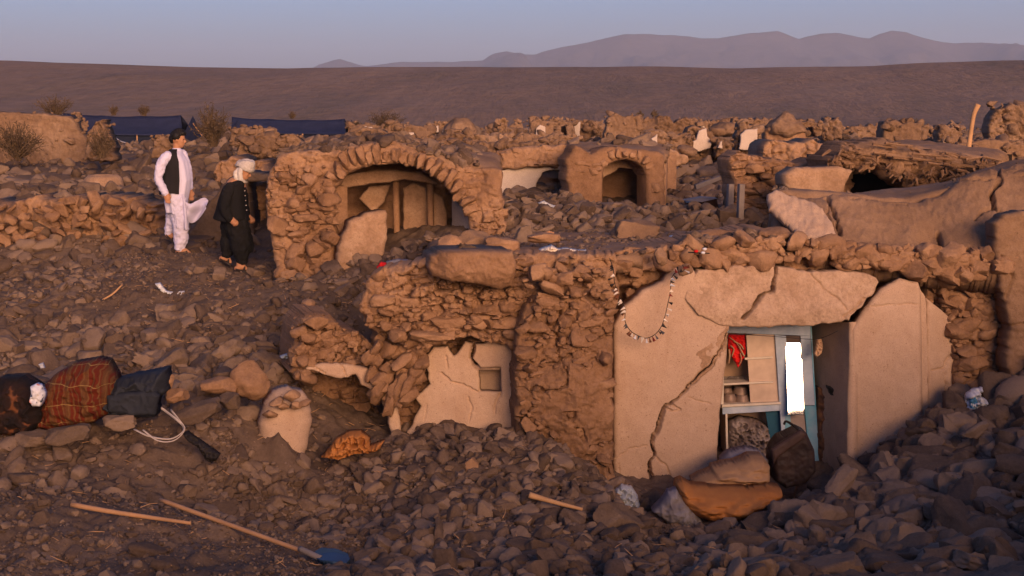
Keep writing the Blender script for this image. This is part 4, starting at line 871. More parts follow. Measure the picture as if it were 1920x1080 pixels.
# ------------------------------------------------------------------ mountains
def mountains(name, sky_, Y, depth, seed):
    sky_ = np.array(sky_, float); xs_ = np.linspace(sky_[0, 0], sky_[-1, 0], 420); top = np.interp(xs_, sky_[:, 0], sky_[:, 1])
    nz = fbm(np.stack([xs_ * .02, xs_ * 0, xs_ * 0], -1), 5, seed); top = top + nz * 5
    rows = 60; V = []
    for j in range(rows):
        t = j / (rows - 1); yy = Y - depth * (1 - t)
        hh = (t ** 1.15)
        x = (xs_ - 960) / F * Y; z = P(xs_, top, Y)[:, 2] * hh
        z = z + (1 - t) * t * Y * .05 * fbm(np.stack([x * 30 / Y + 0 * x, np.full_like(x, yy * 12 / Y), x * 0], -1), 5, seed + 3) * 2
        V.append(np.stack([x, np.full_like(x, yy), z], -1))
    V = np.array(V); back = V[-1] * [1, 1.15, 0]; V = np.concatenate([V, back[None]])
    o = Acc().add(V, grid_faces(rows + 1, len(xs_))).build(name, M_mount); tag(o, kind='structure')
mountains('mountains', [(-200, 150), (560, 150), (600, 122), (640, 112), (690, 124), (760, 114), (850, 117), (905, 112), (925, 100), (950, 97), (975, 103), (1000, 104), (1060, 88), (1120, 75), (1170, 66), (1250, 64), (1310, 73), (1340, 72), (1400, 62), (1450, 60), (1490, 72), (1530, 62), (1560, 60), (1620, 72), (1660, 58), (1690, 60), (1740, 78), (1780, 82), (1840, 80), (1900, 84), (2000, 78), (2200, 110)], 3600, 900, 5)

# ------------------------------------------------------------------ loose things
def slab4(acc, q, Y, depth, Yr=None):
    """hexahedron whose front face has the four photo corners q (clockwise from top left)"""
    Ys = [Y, Yr or Y, Yr or Y, Y]; fr = [P(q[i][0], q[i][1], Ys[i]) for i in range(4)]; bk = [p + np.array([0, depth, 0]) for p in fr]
    return acc.add(fr + bk, [[3, 2, 1, 0], [4, 5, 6, 7], [0, 1, 5, 4], [1, 2, 6, 5], [2, 3, 7, 6], [3, 0, 4, 7]])
def lay(name, label, cat, pts, rad, mat, k=5, n=8, flat=1, group=None):
    v, f = tube(smooth_path(pts, k), rad if np.isscalar(rad) else np.interp(np.linspace(0, 1, (len(pts) - 1) * k + 1), np.linspace(0, 1, len(rad)), rad), n, flat=flat)
    o = Acc().add(v, f).build(name, mat); return tag(o, label, cat, group)
def bulge(T, R0, fold=.02, fs=9, seed=0, stretch=(1, 1)):
    def g(X, Y, d):
        t = np.clip(d / R0, 0, 1); q = np.stack([X * .004 * fs * stretch[0], Y * .004 * fs * stretch[1], X * 0 + seed], -1)
        r = 1 - np.abs(fbm(q, 3, seed)) * 2.2
        return T * np.sqrt(np.maximum(0, 1 - (1 - t) ** 2)) + fold * (r - .5) * np.minimum(1, t * 3) + fold * .4 * fbm(q * 3.5, 3, seed + 2)
    return g
def soft(name, label, cat, poly, Y, T, R0, mat, parent=None, fold=.02, fs=9, seed=0, jag=1.5, thick=.1, stretch=(1, 1), slope=0.0, step=1.7):
    Yp_ = Y if callable(Y) else flat(Y); g = bulge(T, R0, fold, fs, seed, stretch)
    ymax = max(p[1] for p in poly)
    o = panel(name, poly, Yp_, mat, parent, step=step, thick=thick, disp=None, jag=jag, seed=400 + seed, rnd=0, extra=lambda X, Y2, d: g(X, Y2, d) - slope * (ymax - Y2) / 100)
    return tag(o, label, cat) if label else o

# blue cupboard with a mirror
M_cup = cloth('pale_blue_paint', (.42, .47, .56), (.24, .31, .42), 14, .6, .002); M_cupb = cloth('strong_blue_paint', (.04, .26, .38), (.25, .36, .45), 10, .6, .002); M_edge = plain('cream_edge', (.62, .54, .46))
M_inner = plain('bare_wood_inside', (.45, .30, .20), .8, scale=15); M_dark = plain('dark_void', (.03, .025, .03), .9)
cb = empty('cupboard', V3(1440, 930, 14.75), 'blue and white painted cupboard with glass shelves and a bright mirror, leaning inside the doorway', 'cupboard')
CY = 14.72
def part(name, q, Y, d, mat, parent=cb, bev=.004, Yr=None):
    o = slab4(Acc(), q, Y, d, Yr).build(name, mat, parent, smooth=False); bevel(o, bev); return o
part('top_rail', [(1362, 610), (1519, 606), (1520, 630), (1362, 624)], CY, .06, M_cup)
part('centre_stile', [(1453, 628), (1474, 630), (1484, 842), (1467, 840)], CY - .002, .05, M_cup)
o = part('right_stile', [(1501, 630), (1519.5, 630), (1528, 760), (1508, 760)], CY - .002, .05, M_cup)
part('right_stile', [(1508, 761), (1528, 761), (1536, 895), (1521, 895)], CY - .002, .05, M_cupb)
part('centre_stile', [(1474, 750), (1481, 750), (1484.5, 842), (1470, 842)], CY - .006, .004, M_cupb, bev=.001)
part('left_edge', [(1352, 625), (1357, 625), (1357, 765), (1352, 765)], CY, .4, M_edge)
part('left_edge', [(1360, 775), (1364, 775), (1366, 870), (1362, 870)], CY, .4, M_edge)
part('middle_rail', [(1354, 764), (1464, 758), (1465, 770), (1355, 777)], CY, .05, M_cup)
part('counter', [(1353, 759), (1464, 754), (1464, 758), (1354, 764)], CY - .03, .45, M_edge)
part('back_board', [(1352, 612), (1402, 612), (1406, 760), (1352, 762)], CY + .42, .02, M_inner)
part('sliding_door', [(1399, 628), (1452, 624), (1462, 754), (1407, 757)], CY + .03, .012, plain('glazed_panel', (.56, .42, .33), .35, scale=9, bd=.002))
part('shelf', [(1396, 671), (1449, 668), (1449, 672), (1397, 675)], CY + .005, .02, M_edge)
part('shelf', [(1353, 719), (1450, 715), (1450, 718), (1354, 723)], CY + .0, .4, M_edge)
part('side_board', [(1519, 612), (1522, 612), (1538, 895), (1535, 895)], CY + .0, .45, M_cupb)
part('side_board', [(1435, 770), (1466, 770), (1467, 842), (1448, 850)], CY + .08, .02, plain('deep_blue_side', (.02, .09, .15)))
part('back_board', [(1360, 772), (1450, 772), (1450, 880), (1360, 880)], CY + .45, .02, M_inner)
part('mirror_head', [(1473, 630), (1502, 630), (1503, 644), (1473, 644)], CY + .02, .03, plain('dull_brown_board', (.10, .07, .06)))
part('mirror_foot', [(1476, 776), (1508, 776), (1521, 895), (1485, 895)], CY + .02, .03, plain('worn_board', (.3, .24, .22), scale=12))
m, t, b = newmat('mirror_glass'); b.inputs['Metallic'].default_value = 1; b.inputs['Roughness'].default_value = .03; b.inputs['Base Color'].default_value = (.95, .95, .95, 1)
mc = V3(1490, 710, CY - .075); vd = (mc - Vector(EYE)).normalized(); nrm = (Vector((sd.x, sd.y, math.tan(R(15)))).normalized() - vd).normalized()
ax = nrm.cross(Vector((0, 0, 1))).normalized(); up_ = ax.cross(nrm).normalized()
def onp(px, py, off=0):
    d = Vector(ray(px, py)); t_ = ((mc - Vector(EYE)).dot(nrm)) / d.dot(nrm); return np.array(Vector(EYE) + d * t_ + nrm * off)
fr = [onp(*q) for q in ((1473, 643), (1502, 643), (1508, 778), (1478, 778))]; bk = [p - np.array(nrm) * .008 for p in fr]
Acc().add(fr + bk, [[3, 2, 1, 0], [4, 5, 6, 7], [0, 1, 5, 4], [1, 2, 6, 5], [2, 3, 7, 6], [3, 0, 4, 7]]).build('mirror', m, cb, smooth=False)
# pots and plates
M_pot = plain('grey_metal_pot', (.24, .17, .14), .5, .3)
for i, (px, py, r_) in enumerate(((1362, 737, .07), (1389, 739, .10), (1368, 749, .075), (1391, 752, .085))):
    Y = CY + (.25 if i < 2 else .12); c = P(px, py, Y); prof = [(0, -1), (.55, -.98), (.85, -.7), (1, -.25), (.98, .2), (.8, .6), (.72, .78), (.78, .86), (.7, .86), (.62, .7), (0, .62)]
    n = 24; V = [[c[0] + r_ * q * math.cos(j / n * 6.2832), c[1] + r_ * q * math.sin(j / n * 6.2832), c[2] + r_ * h] for q, h in prof for j in range(n)]
    f = [[a_ * n + j, a_ * n + (j + 1) % n, (a_ + 1) * n + (j + 1) % n, (a_ + 1) * n + j] for a_ in range(len(prof) - 1) for j in range(n)]
    o = Acc().add(V, f).build('round_pot', M_pot); tag(o, ['small round pot at the back left of the cupboard shelf', 'largest round pot at the back of the cupboard shelf', 'small round pot at the front left of the cupboard shelf', 'round pot at the front right of the cupboard shelf'][i], 'pot', 'pots in the cupboard')
for i, (px, r_) in enumerate(((1358, .04), (1371, .055), (1383, .045), (1393, .04))):
    c = P(px, 717 - r_ * 60, CY + .2); v, f = tube([c + [0, -.006, -.002], c + [0, .006, .002]], r_, 20); o = Acc().add(v, f).build('plate', plain('dull_metal_plate%d' % i, (.16, .13, .12), .35, .6)); bevel(o, .004)
    tag(o, 'round metal plate standing on the upper cupboard shelf, number %s from the left' % ['one', 'two', 'three', 'four'][i], 'plate', 'plates on the shelf')
# red cloth hanging in the cupboard
M_red = cloth('red_cloth', (.55, .012, .012), (.33, .01, .01), 9, .8); M_gold = cloth('straw_trim', (.42, .27, .17), (.2, .12, .08), 30, .7)
rc = empty('red_cloth', V3(1382, 655, CY - .1), 'bright red cloth with pale tassels hanging at the upper left of the cupboard', 'cloth')
soft('cloth', None, None, [(1366, 628), (1398, 626), (1399, 655), (1396, 672), (1384, 690), (1374, 672), (1365, 660)], CY + .1, .03, .03, M_red, rc, fold=.03, fs=30, seed=5, thick=.02, step=1.2)
for k, q in enumerate(([(1368, 633), (1378, 640), (1386, 650)], [(1370, 648), (1376, 655), (1372, 668)], [(1386, 650), (1392, 662), (1396, 668)], [(1388, 662), (1390, 674), (1386, 684)], [(1376, 640), (1388, 646), (1394, 655)], [(1367, 655), (1368, 668), (1366, 682)])):
    v, f = tube(smooth_path([P(a_, b_, CY + .04) for a_, b_ in q], 4), .011 + .004 * (k % 3), 6, flat=.5); Acc().add(v, f).build('tassel', M_gold, rc)
lay('twine', 'thin dark twine strung across the front of the cupboard', 'string', [P(1366, 626, 14.2), P(1440, 630, 14.3), P(1520, 636, 14.4), P(1545, 632, 14.3), P(1572, 620, 14.15)], .003, M_dark)
soft('hanging_rag', 'pale crumpled rag hanging on the twine right of the cupboard', 'rag', [(1530, 636), (1540, 634), (1543, 648), (1541, 662), (1532, 670), (1526, 664), (1530, 650)], 14.45, .03, .03, M_gold, fold=.03, fs=40, seed=8, thick=.03, step=1.2)
M_rug = cloth('patterned_rug', (.22, .10, .04), (.035, .02, .02), 16, .9, .015)
soft('rolled_rug', 'brown patterned rug rolled upright in the dark gap right of the cupboard', 'rug', [(1532, 726), (1548, 722), (1560, 745), (1572, 770), (1578, 850), (1570, 920), (1536, 920), (1530, 800)], 14.75, .12, .12, M_rug, fold=.05, fs=16, seed=9)
M_blk = cloth('black_leather', (.022, .018, .018), (.008, .007, .008), 18, .65, .012)
soft('dark_clothes', 'heap of nearly black clothes hanging behind the door reveal', 'clothes', [(1552, 724), (1572, 722), (1582, 770), (1600, 765), (1592, 790), (1584, 905), (1560, 915), (1568, 800)], 14.5, .1, .08, M_blk, fold=.06, fs=18, seed=10)
# things in the lower cupboard
M_junk = cloth('foil_wrapped_goods', (.33, .27, .25), (.08, .05, .04), 22, .6, .02)
soft('wrapped_goods', 'heap of crumpled wrapped goods in the lower half of the cupboard', 'goods', [(1366, 790), (1385, 782), (1420, 786), (1440, 800), (1450, 840), (1448, 880), (1362, 880)], CY + .15, .12, .1, M_junk, fold=.10, fs=30, seed=11)
# suitcase
sc = empty('suitcase', V3(1485, 915, 13.9), 'battered dark brown suitcase standing on its corner in front of the cupboard', 'suitcase')
M_case = cloth('dark_case', (.045, .026, .022), (.018, .012, .012), 10, .6, .006)
soft('case_body', None, None, [(1448, 840), (1462, 824), (1500, 806), (1512, 812), (1526, 842), (1528, 880), (1508, 905), (1470, 914), (1450, 900), (1444, 870)], 13.3, .13, .05, M_case, sc, fold=.012, fs=14, seed=12, thick=.25)
soft('case_lid', None, None, [(1446, 842), (1500, 806), (1511, 812), (1508, 822), (1460, 856), (1450, 872)], 13.16, .03, .03, plain('case_lid', (.06, .035, .03)), sc, fold=.006, seed=13, thick=.04)
lay_h = smooth_path([P(1500, 808, 13.2), P(1488, 798, 13.2), P(1474, 790, 13.2), P(1470, 796, 13.2)], 4); v, f = tube(lay_h, .012, 8); Acc().add(v, f).build('handle', M_blk, sc)
# sacks
M_or = cloth('orange_sack', (.36, .15, .045), (.26, .10, .03), 5, .8, .004); M_tan = cloth('tan_sack', (.34, .20, .105), (.22, .125, .065), 7, .85, .008); M_grey = cloth('grey_sack', (.20, .18, .19), (.12, .105, .115), 8, .85, .006)
sk = 'sacks outside the doorway'
tag(soft('sack', 'plump orange cloth sack lying in front of the doorway', 'sack', [(1268, 905), (1280, 900), (1298, 912), (1350, 914), (1400, 915), (1440, 911), (1464, 916), (1466, 928), (1450, 940), (1420, 955), (1400, 968), (1370, 975), (1330, 974), (1296, 962), (1275, 940), (1267, 920)], 12.5, .34, .26, M_or, fold=.085, fs=5, seed=21, thick=.2, stretch=(.7, 2)), group=sk)
tag(soft('sack', 'tan crumpled sack with a folded mouth behind the plump orange one', 'sack', [(1296, 900), (1318, 890), (1334, 884), (1335, 876), (1378, 868), (1405, 855), (1430, 856), (1442, 872), (1444, 915), (1400, 925), (1340, 925), (1300, 918)], 12.85, .26, .16, M_tan, fold=.06, fs=8, seed=22, thick=.2, stretch=(.6, 1.6)), group=sk)
tag(soft('sack', 'smooth grey sack bulging below the cupboard', 'sack', [(1352, 862), (1366, 848), (1400, 841), (1425, 846), (1440, 862), (1436, 885), (1356, 885)], 13.3, .18, .12, M_grey, fold=.015, fs=8, seed=23, thick=.15), group=sk)
tag(soft('sack', 'dusty grey sack half under the plump orange one', 'sack', [(1222, 958), (1236, 945), (1252, 922), (1268, 916), (1300, 955), (1322, 985), (1290, 990), (1250, 980)], 12.4, .14, .12, M_grey, fold=.04, fs=12, seed=24, thick=.12), group=sk)
M_film, t, b = newmat('clear_plastic'); b.inputs['Base Color'].default_value = (.55, .6, .7, 1); b.inputs['Transmission Weight'].default_value = .55; b.inputs['Roughness'].default_value = .3; b.inputs['Specular IOR Level'].default_value = .5
soft('plastic_bag', 'crumpled clear plastic bag at the bottom left corner of the plaster wall', 'bag', [(1152, 918), (1165, 906), (1185, 912), (1196, 930), (1202, 950), (1180, 960), (1156, 948)], 12.95, .1, .08, M_film, fold=.09, fs=40, seed=25, thick=.03)
M_wp = cloth('white_plastic', (.55, .55, .58), (.33, .34, .38), 12, .5, .01); M_bp = cloth('grey_blue_plastic', (.24, .28, .35), (.15, .18, .24), 12, .5, .01)
soft('plastic_sack', 'torn white and blue plastic sack on the rubble right of the plaster wall', 'plastic sack', [(1808, 760), (1812, 738), (1826, 728), (1842, 726), (1838, 742), (1856, 752), (1880, 758), (1872, 772), (1840, 782), (1812, 780)], 13.6, .08, .06, M_wp, fold=.12, fs=26, seed=26, thick=.04)
soft('plastic_scrap', 'small blue stripe of plastic on the torn white sack', 'plastic', [(1818, 750), (1828, 742), (1834, 752), (1828, 770), (1820, 768)], 13.52, .02, .02, plain('blue_print', (.05, .16, .28)), fold=.03, fs=30, seed=27, thick=.02)
soft('cloth_scrap', 'grey blue plastic sheet scrap standing at the back of the flat roof', 'plastic', [(1252, 446), (1256, 440), (1274, 442), (1290, 440), (1286, 448), (1272, 452), (1266, 464), (1250, 462)], 15.6, .05, .04, M_bp, fold=.05, fs=30, seed=28, thick=.02, step=1.3)
soft('white_rag', 'crumpled cream white cloth spread on the flat roof edge', 'cloth', [(1005, 470), (1020, 464), (1034, 460), (1046, 467), (1060, 464), (1076, 468), (1100, 468), (1104, 474), (1060, 476), (1012, 476)], 14.2, .1, .05, cloth('cream_cloth', (.62, .55, .47), (.5, .42, .35), 20), fold=.07, fs=40, seed=29, thick=.12, step=1.2)
soft('orange_cloth', 'small orange cloth on the stones of the flat roof', 'cloth', [(998, 448), (1012, 438), (1030, 433), (1040, 436), (1036, 446), (1020, 446), (1008, 454)], 15.0, .07, .05, cloth('orange_cloth', (.62, .30, .12), (.45, .2, .08)), fold=.05, fs=30, seed=30, thick=.06, step=1.2)
soft('orange_cloth', 'rust orange crumpled cloth in the dark corner left of the niche wall', 'cloth', [(600, 856), (618, 840), (630, 822), (650, 810), (676, 808), (692, 822), (694, 836), (720, 826), (712, 842), (690, 850), (668, 850), (640, 860)], 13.2, .12, .08, M_or, fold=.12, fs=22, seed=31, thick=.1)
soft('red_scrap', 'small red cloth scrap beside the big roof slab, left end', 'cloth', [(706, 500), (714, 490), (724, 493), (724, 508), (714, 518), (708, 516)], 14.6, .04, .03, M_red, fold=.03, fs=30, seed=32, thick=.05, step=1.2)
soft('grey_roll', 'grey cloth roll wedged between the red scrap and the big arch', 'cloth', [(724, 490), (745, 485), (765, 487), (765, 500), (745, 505), (724, 508)], 14.7, .06, .04, M_grey, fold=.02, fs=20, seed=33, thick=.08, step=1.2)
soft('white_rag', 'white and silver rag under a stone on the walking heap', 'rag', [(290, 532), (300, 530), (312, 545), (330, 548), (344, 546), (348, 556), (330, 556), (306, 550)], 17.0, .04, .04, M_wp, fold=.05, fs=40, seed=34, thick=.04, step=1.3)
soft('blue_scrap', 'pale blue plastic scrap beside the broken masonry end', 'plastic', [(524, 668), (532, 664), (543, 662), (541, 672), (528, 673)], 14.2, .03, .03, M_bp, fold=.03, fs=40, seed=35, thick=.04, step=1.2)
soft('white_scrap', 'white paper scrap above the plaid bundle', 'paper', [(72, 683), (80, 680), (84, 690), (76, 692)], 14.3, .02, .02, M_wp, fold=.03, fs=40, seed=36, thick=.03, step=1.2)
soft('white_rag', 'white cloth in the rubble of the yard', 'rag', [(1008, 380), (1020, 376), (1030, 382), (1046, 386), (1052, 390), (1036, 392), (1016, 388)], 20.6, .04, .05, M_wp, fold=.05, fs=40, seed=37, thick=.05, step=1.3)
# red and white flowers by the roof edge
fl = empty('cloth_flowers', V3(1312, 475, 13.8), 'red and white cloth flowers on a dark stem at the roof edge above the lintel', 'cloth flowers')
for px, py, m_ in ((1305, 471, M_red), (1321, 467, M_wp), (1318, 474, M_wp)):
    v, f = ICO[3]; Acc().add(place(v * (1 + .2 * fbm(v * 3, 2, 4))[:, None], (.022, .02, .015), np.eye(3), P(px, py, 13.75)), f).build('blossom', m_, fl)
v, f = tube([P(1290, 473, 13.8), P(1310, 474, 13.8), P(1330, 475, 13.85)], .007, 6); Acc().add(v, f).build('stem', M_blk, fl)

# garland
gl = empty('garland', V3(1212, 640, 13.7), 'string garland with dark, red and white pennants looped on the plaster wall', 'garland')
GP = [(1143, 484), (1150, 505), (1152, 528), (1158, 548), (1163, 560), (1172, 580), (1172, 602), (1182, 620), (1198, 630), (1212, 634), (1228, 627), (1240, 612), (1247, 592), (1252, 570), (1257, 545), (1258, 525), (1266, 512), (1282, 508), (1280, 496)]
gp = smooth_path([P(a_, b_, 13.62 if 5 < i < 16 else 13.55) for i, (a_, b_) in enumerate(GP)], 6); v, f = tube(gp, .004, 5); Acc().add(v, f).build('string', M_blk, gl)
pal = [M_blk, M_blk, plain('dark_red', (.16, .02, .015)), M_wp, plain('brown_felt', (.13, .05, .025)), plain('dark_grey_felt', (.06, .06, .07)), M_edge]
rs = np.random.default_rng(3); k = 4
while k < len(gp) - 2:
    p = gp[k]; d = gp[min(k + 1, len(gp) - 1)] - gp[k - 1]; d /= np.linalg.norm(d) + 1e-9
    out = np.array([-d[2], 0, d[0]]); c0 = gp[54]; 
    cen = P(1213, 560, 13.6); out = out if (p - cen) @ out > 0 else -out; out = out + np.array([0, -.35, -.25]); out /= np.linalg.norm(out)
    s_ = rs.uniform(.02, .034); L_ = rs.uniform(.035, .062); a_ = np.cross(out, [0, 1, 0]); a_ /= np.linalg.norm(a_); b_ = np.cross(out, a_)
    th0 = rs.uniform(0, 2); vv = [p + out * L_] + [p + s_ * .6 * (math.cos(th0 + j * 1.57) * a_ + math.sin(th0 + j * 1.57) * b_) for j in range(4)]
    if rs.random() < .5: vv = [p - out * .004 + out * L_ * .0] + [q + out * L_ for q in vv[1:]]
    Acc().add(vv, [[0, 1, 2], [0, 2, 3], [0, 3, 4], [0, 4, 1], [4, 3, 2, 1]]).build('pennant', pal[rs.integers(len(pal))], gl, smooth=False)
    k += rs.integers(1, 4)

# shovel and wooden handle
M_hand = cloth('orange_wood', (.44, .24, .115), (.27, .15, .08), 9, .55, .003)
sh = empty('shovel', V3(620, 1045, 9.3), 'shovel with a long pale wooden handle and a dull blue blade', 'shovel')
SY = GY(600, 1046, -.22); h0, h1 = P(300, 937, SY + .8), P(577, 1037, SY + .03); pts = [h0 + (h1 - h0) * k for k in (0, .33, .66, 1)]; v, f = tube(smooth_path(pts, 6), .017, 12); Acc().add(v, f).build('handle', M_hand, sh)
v, f = tube(smooth_path([P(562, 1029, SY + .06), P(590, 1042, SY - .02), P(602, 1047, SY - .05)], 5), [.022] * 11, 12); Acc().add(v, f).build('socket', plain('dusty_socket', (.22, .18, .16)), sh)
bl = [(590, 1032), (602, 1025), (630, 1027), (652, 1036), (657, 1050), (652, 1064), (628, 1066), (606, 1060), (594, 1050)]
panel('blade', bl, plane3((600, 1060, SY - .1), (650, 1060, SY - .12), (620, 1030, SY + .02)), plain('blue_steel', (.055, .10, .16), .5, .5, scale=8), sh, step=1.5, thick=.008, disp=None, jag=0, rnd=0, extra=lambda X, Y, d: .05 * ((Y - 1045) / 20) + .02 * np.sin((X - 590) / 20))
lay('wooden_handle', 'loose wooden tool handle lying left of the shovel', 'handle', [P(a_, b_, GY(200, 965, -.25) + c_) for a_, b_, c_ in ((134, 946, .1), (200, 958, .05), (280, 970, 0), (358, 981, -.05))], [.02, .018, .016, .012], M_hand, n=12)
lay('stick', 'short pale forked stick lying on the centre rubble', 'stick', [P(a_, b_, GY(1040, 945, -.35)) for a_, b_ in ((992, 928), (1020, 936), (1056, 946), (1092, 955))], [.028, .022, .018, .014], M_woodl, n=8)
lay('stick', 'thin twig on the walking heap', 'stick', [P(185, 566, 17), P(210, 552, 17), P(229, 534, 17.1)], [.012, .012, .01], M_woodl, n=6)
lay('pole', 'tall crooked wooden pole standing at the far right', 'pole', [P(1815, 286, 24), P(1820, 250, 24), P(1826, 215, 24), P(1834, 196, 24)], [.045, .04, .04, .05], M_woodl, n=8)
lay('rope', 'pale flat strap looped on the left rubble slope', 'rope', [P(252, 805, 12.2), P(280, 818, 12.1), P(318, 823, 12.1), P(340, 812, 12.1), P(344, 800, 12.15), P(330, 786, 12.2), P(312, 772, 12.35), P(302, 765, 12.4)], .013, cloth('pale_strap', (.5, .42, .36), (.36, .3, .26)), n=8, flat=.4)
lay('rope', 'pale strap end crossing the looped strap', 'rope', [P(268, 806, 12.12), P(296, 826, 12.05), P(326, 826, 12.05), P(346, 806, 12.1), P(336, 788, 12.2), P(320, 768, 12.35)], .011, cloth('pale_strap_end', (.48, .4, .34), (.34, .28, .24)), n=8, flat=.4)
soft('black_cloth', 'black twisted cloth lying right of the pale strap', 'cloth', [(342, 812), (352, 808), (368, 822), (384, 832), (400, 842), (412, 852), (406, 862), (396, 868), (384, 860), (372, 840), (350, 826)], 12.1, .05, .05, M_blk, fold=.05, fs=30, seed=41, thick=.05)

# blankets and bag on the left
m, t, b = newmat('plaid_blanket'); pos = N(t, 'ShaderNodeNewGeometry').outputs['Position']; sep = N(t, 'ShaderNodeSeparateXYZ'); ds = noise_node(t, pos, 3, 3); vm = N(t, 'ShaderNodeVectorMath', operation='MULTIPLY_ADD')
t.links.new(ds.outputs[1], vm.inputs[0]); vm.inputs[1].default_value = (.16, .05, .12); t.links.new(pos, vm.inputs[2]); t.links.new(vm.outputs[0], sep.inputs[0])
def stripes(ax, freq, lo, hi):
    mm = N(t, 'ShaderNodeMath', operation='MULTIPLY'); t.links.new(sep.outputs[ax], mm.inputs[0]); mm.inputs[1].default_value = freq; sn = N(t, 'ShaderNodeMath', operation='SINE'); t.links.new(mm.outputs[0], sn.inputs[0])
    mr = N(t, 'ShaderNodeMapRange'); mr.inputs[1].default_value = lo; mr.inputs[2].default_value = hi; t.links.new(sn.outputs[0], mr.inputs[0]); return mr.outputs[0]
base = mixc(t, stripes(0, 42, .35, .75), (.085, .014, .006), (.085, .034, .013)); base = mixc(t, stripes(0, 150, .5, .9), base, (.105, .048, .018)); base = mixc(t, stripes(2, 38, .992, .9999), base, (.22, .14, .05))
t.links.new(base, b.inputs['Base Color']); bump(t, b, [(noise_node(t, pos, 60).outputs[0], .4, .004)]); M_plaid = m
soft('blanket_bundle', 'big rust red plaid blanket bundle with tan stripes at the left', 'blanket', [(66, 800), (78, 760), (84, 720), (108, 698), (140, 680), (180, 673), (200, 678), (216, 705), (218, 740), (206, 775), (180, 790), (140, 800), (100, 806)], 12.5, .26, .22, M_plaid, fold=.05, fs=11, seed=51, thick=.2)
m, t, b = newmat('flowered_blanket'); pos = N(t, 'ShaderNodeNewGeometry').outputs['Position']; vo_ = N(t, 'ShaderNodeTexVoronoi'); vo_.inputs['Scale'].default_value = 6; t.links.new(pos, vo_.inputs['Vector'])
t.links.new(ramp(t, vo_.outputs[0], [(.45, (.010, .007, .007)), (.78, (.02, .010, .008)), (.86, (.12, .045, .02))]).outputs[0], b.inputs['Base Color'])
soft('flowered_blanket', 'black and orange patterned blanket at the left edge of the frame', 'blanket', [(-60, 800), (-40, 730), (0, 708), (40, 706), (60, 720), (84, 735), (80, 790), (60, 812), (10, 815)], 12.35, .2, .18, m, fold=.06, fs=10, seed=52, thick=.2)
m, t, b = newmat('painted_doll_cloth'); pos = N(t, 'ShaderNodeNewGeometry').outputs['Position']; n_ = noise_node(t, pos, 16, 3)
t.links.new(ramp(t, n_.outputs[0], [(.36, (.03, .04, .08)), (.43, (.5, .5, .55)), (.6, (.55, .55, .6)), (.68, (.5, .12, .05))]).outputs[0], b.inputs['Base Color'])
soft('stuffed_cloth', 'small white cloth bag with dark and orange marks between two blankets', 'cloth', [(58, 724), (68, 719), (80, 722), (84, 738), (82, 752), (76, 762), (62, 762), (55, 752), (58, 738)], 12.1, .06, .05, m, fold=.03, fs=20, seed=53, thick=.06)
M_navy = cloth('dark_blue_canvas', (.024, .026, .034), (.014, .016, .022), 12, .85, .008)
bg_ = empty('cloth_bag', V3(250, 780, 12.5), 'dark slate blue padded bag beside the plaid bundle', 'bag')
soft('bag_body', None, None, [(190, 750), (193, 728), (215, 712), (270, 700), (312, 692), (314, 735), (296, 745), (290, 782), (260, 782), (205, 778), (192, 770)], 12.55, .2, .15, M_navy, bg_, fold=.07, fs=12, seed=54, thick=.2)
soft('bag_flap', None, None, [(200, 742), (240, 734), (290, 733), (300, 742), (292, 778), (240, 778), (204, 772)], 12.36, .05, .04, M_navy, bg_, fold=.02, fs=10, seed=55, thick=.04)

# hero stones
def stone(px, py, Y, size, rot, label, kind='clod', i=0, mat=None, cat='stone', name='mud_boulder', fix=False):
    v, f = PROT[(4, kind)][i]; o = Acc().add(place(v, size, rotm(*rot), (0, 0, 0)), f).build(name, mat or M_rock, sharp=50); Y = min(Y, GY(px, py + size[2] * F / Y * .6, -.02)) if py > 560 and not fix else Y; o.location = V3(px, py, Y); return tag(o, label, cat)
M_or_clay = earth('orange_clay', EARTH_D, EARTH_M, EARTH_L, big=1.5, fine=45)
stone(474, 710, 13.2, (.23, .2, .19), (.1, 0, .3), 'large rounded orange boulder above the wall stub', i=0, mat=M_or_clay)
stone(430, 706, 13.4, (.17, .15, .12), (.1, .2, .8), 'darker round stone touching the large orange boulder', i=4)
stone(410, 722, 13.0, (.16, .1, .07), (.1, -.05, .1), 'flat pale stone left of the large orange boulder', 'brick', 3, M_or_clay)
stone(330, 742, 12.6, (.14, .1, .07), (.1, .1, .4), 'angular orange stone right of the dark blue bag', i=6, mat=M_or_clay)
stone(318, 716, 12.7, (.06, .05, .09), (0, .2, .2), 'small upright orange stone behind the dark blue bag', i=2, mat=M_or_clay)
stone(370, 772, 12.4, (.2, .11, .08), (.1, -.15, .1), 'long rounded stone behind the pale strap', 'brick', 5)
stone(430, 752, 12.7, (.14, .1, .09), (0, 0, .4), 'round stone under the large orange boulder', i=7)
stone(130, 812, 12.0, (.19, .1, .065), (.15, -.22, .1), 'long flat brick just below the plaid bundle', 'brick', 1)
stone(60, 822, 12.1, (.17, .1, .055), (.1, -.1, .1), 'second long flat brick below the plaid bundle, further left', 'brick', 4)
stone(225, 790, 12.3, (.13, .09, .06), (.1, -.1, .2), 'pale flat brick under the dark blue bag', 'brick', 6)
stone(595, 607, 13.9, (.15, .14, .095), (0, .1, .3), 'round orange stone on top of the low broken wall', i=3, mat=M_or_clay, fix=True)
stone(840, 455, 14.3, (.15, .13, .085), (0, 0, .3), 'round brown stone at the left end of the roof edge', i=5, mat=M_or_clay)
stone(898, 450, 14.5, (.22, .14, .1), (.1, .1, .2), 'pale grey wedge of clay on the roof edge', i=8, mat=M_roof)
stone(940, 459, 14.2, (.17, .1, .065), (0, .12, .1), 'long tan stone lying on the roof edge', 'brick', 7, M_or_clay)
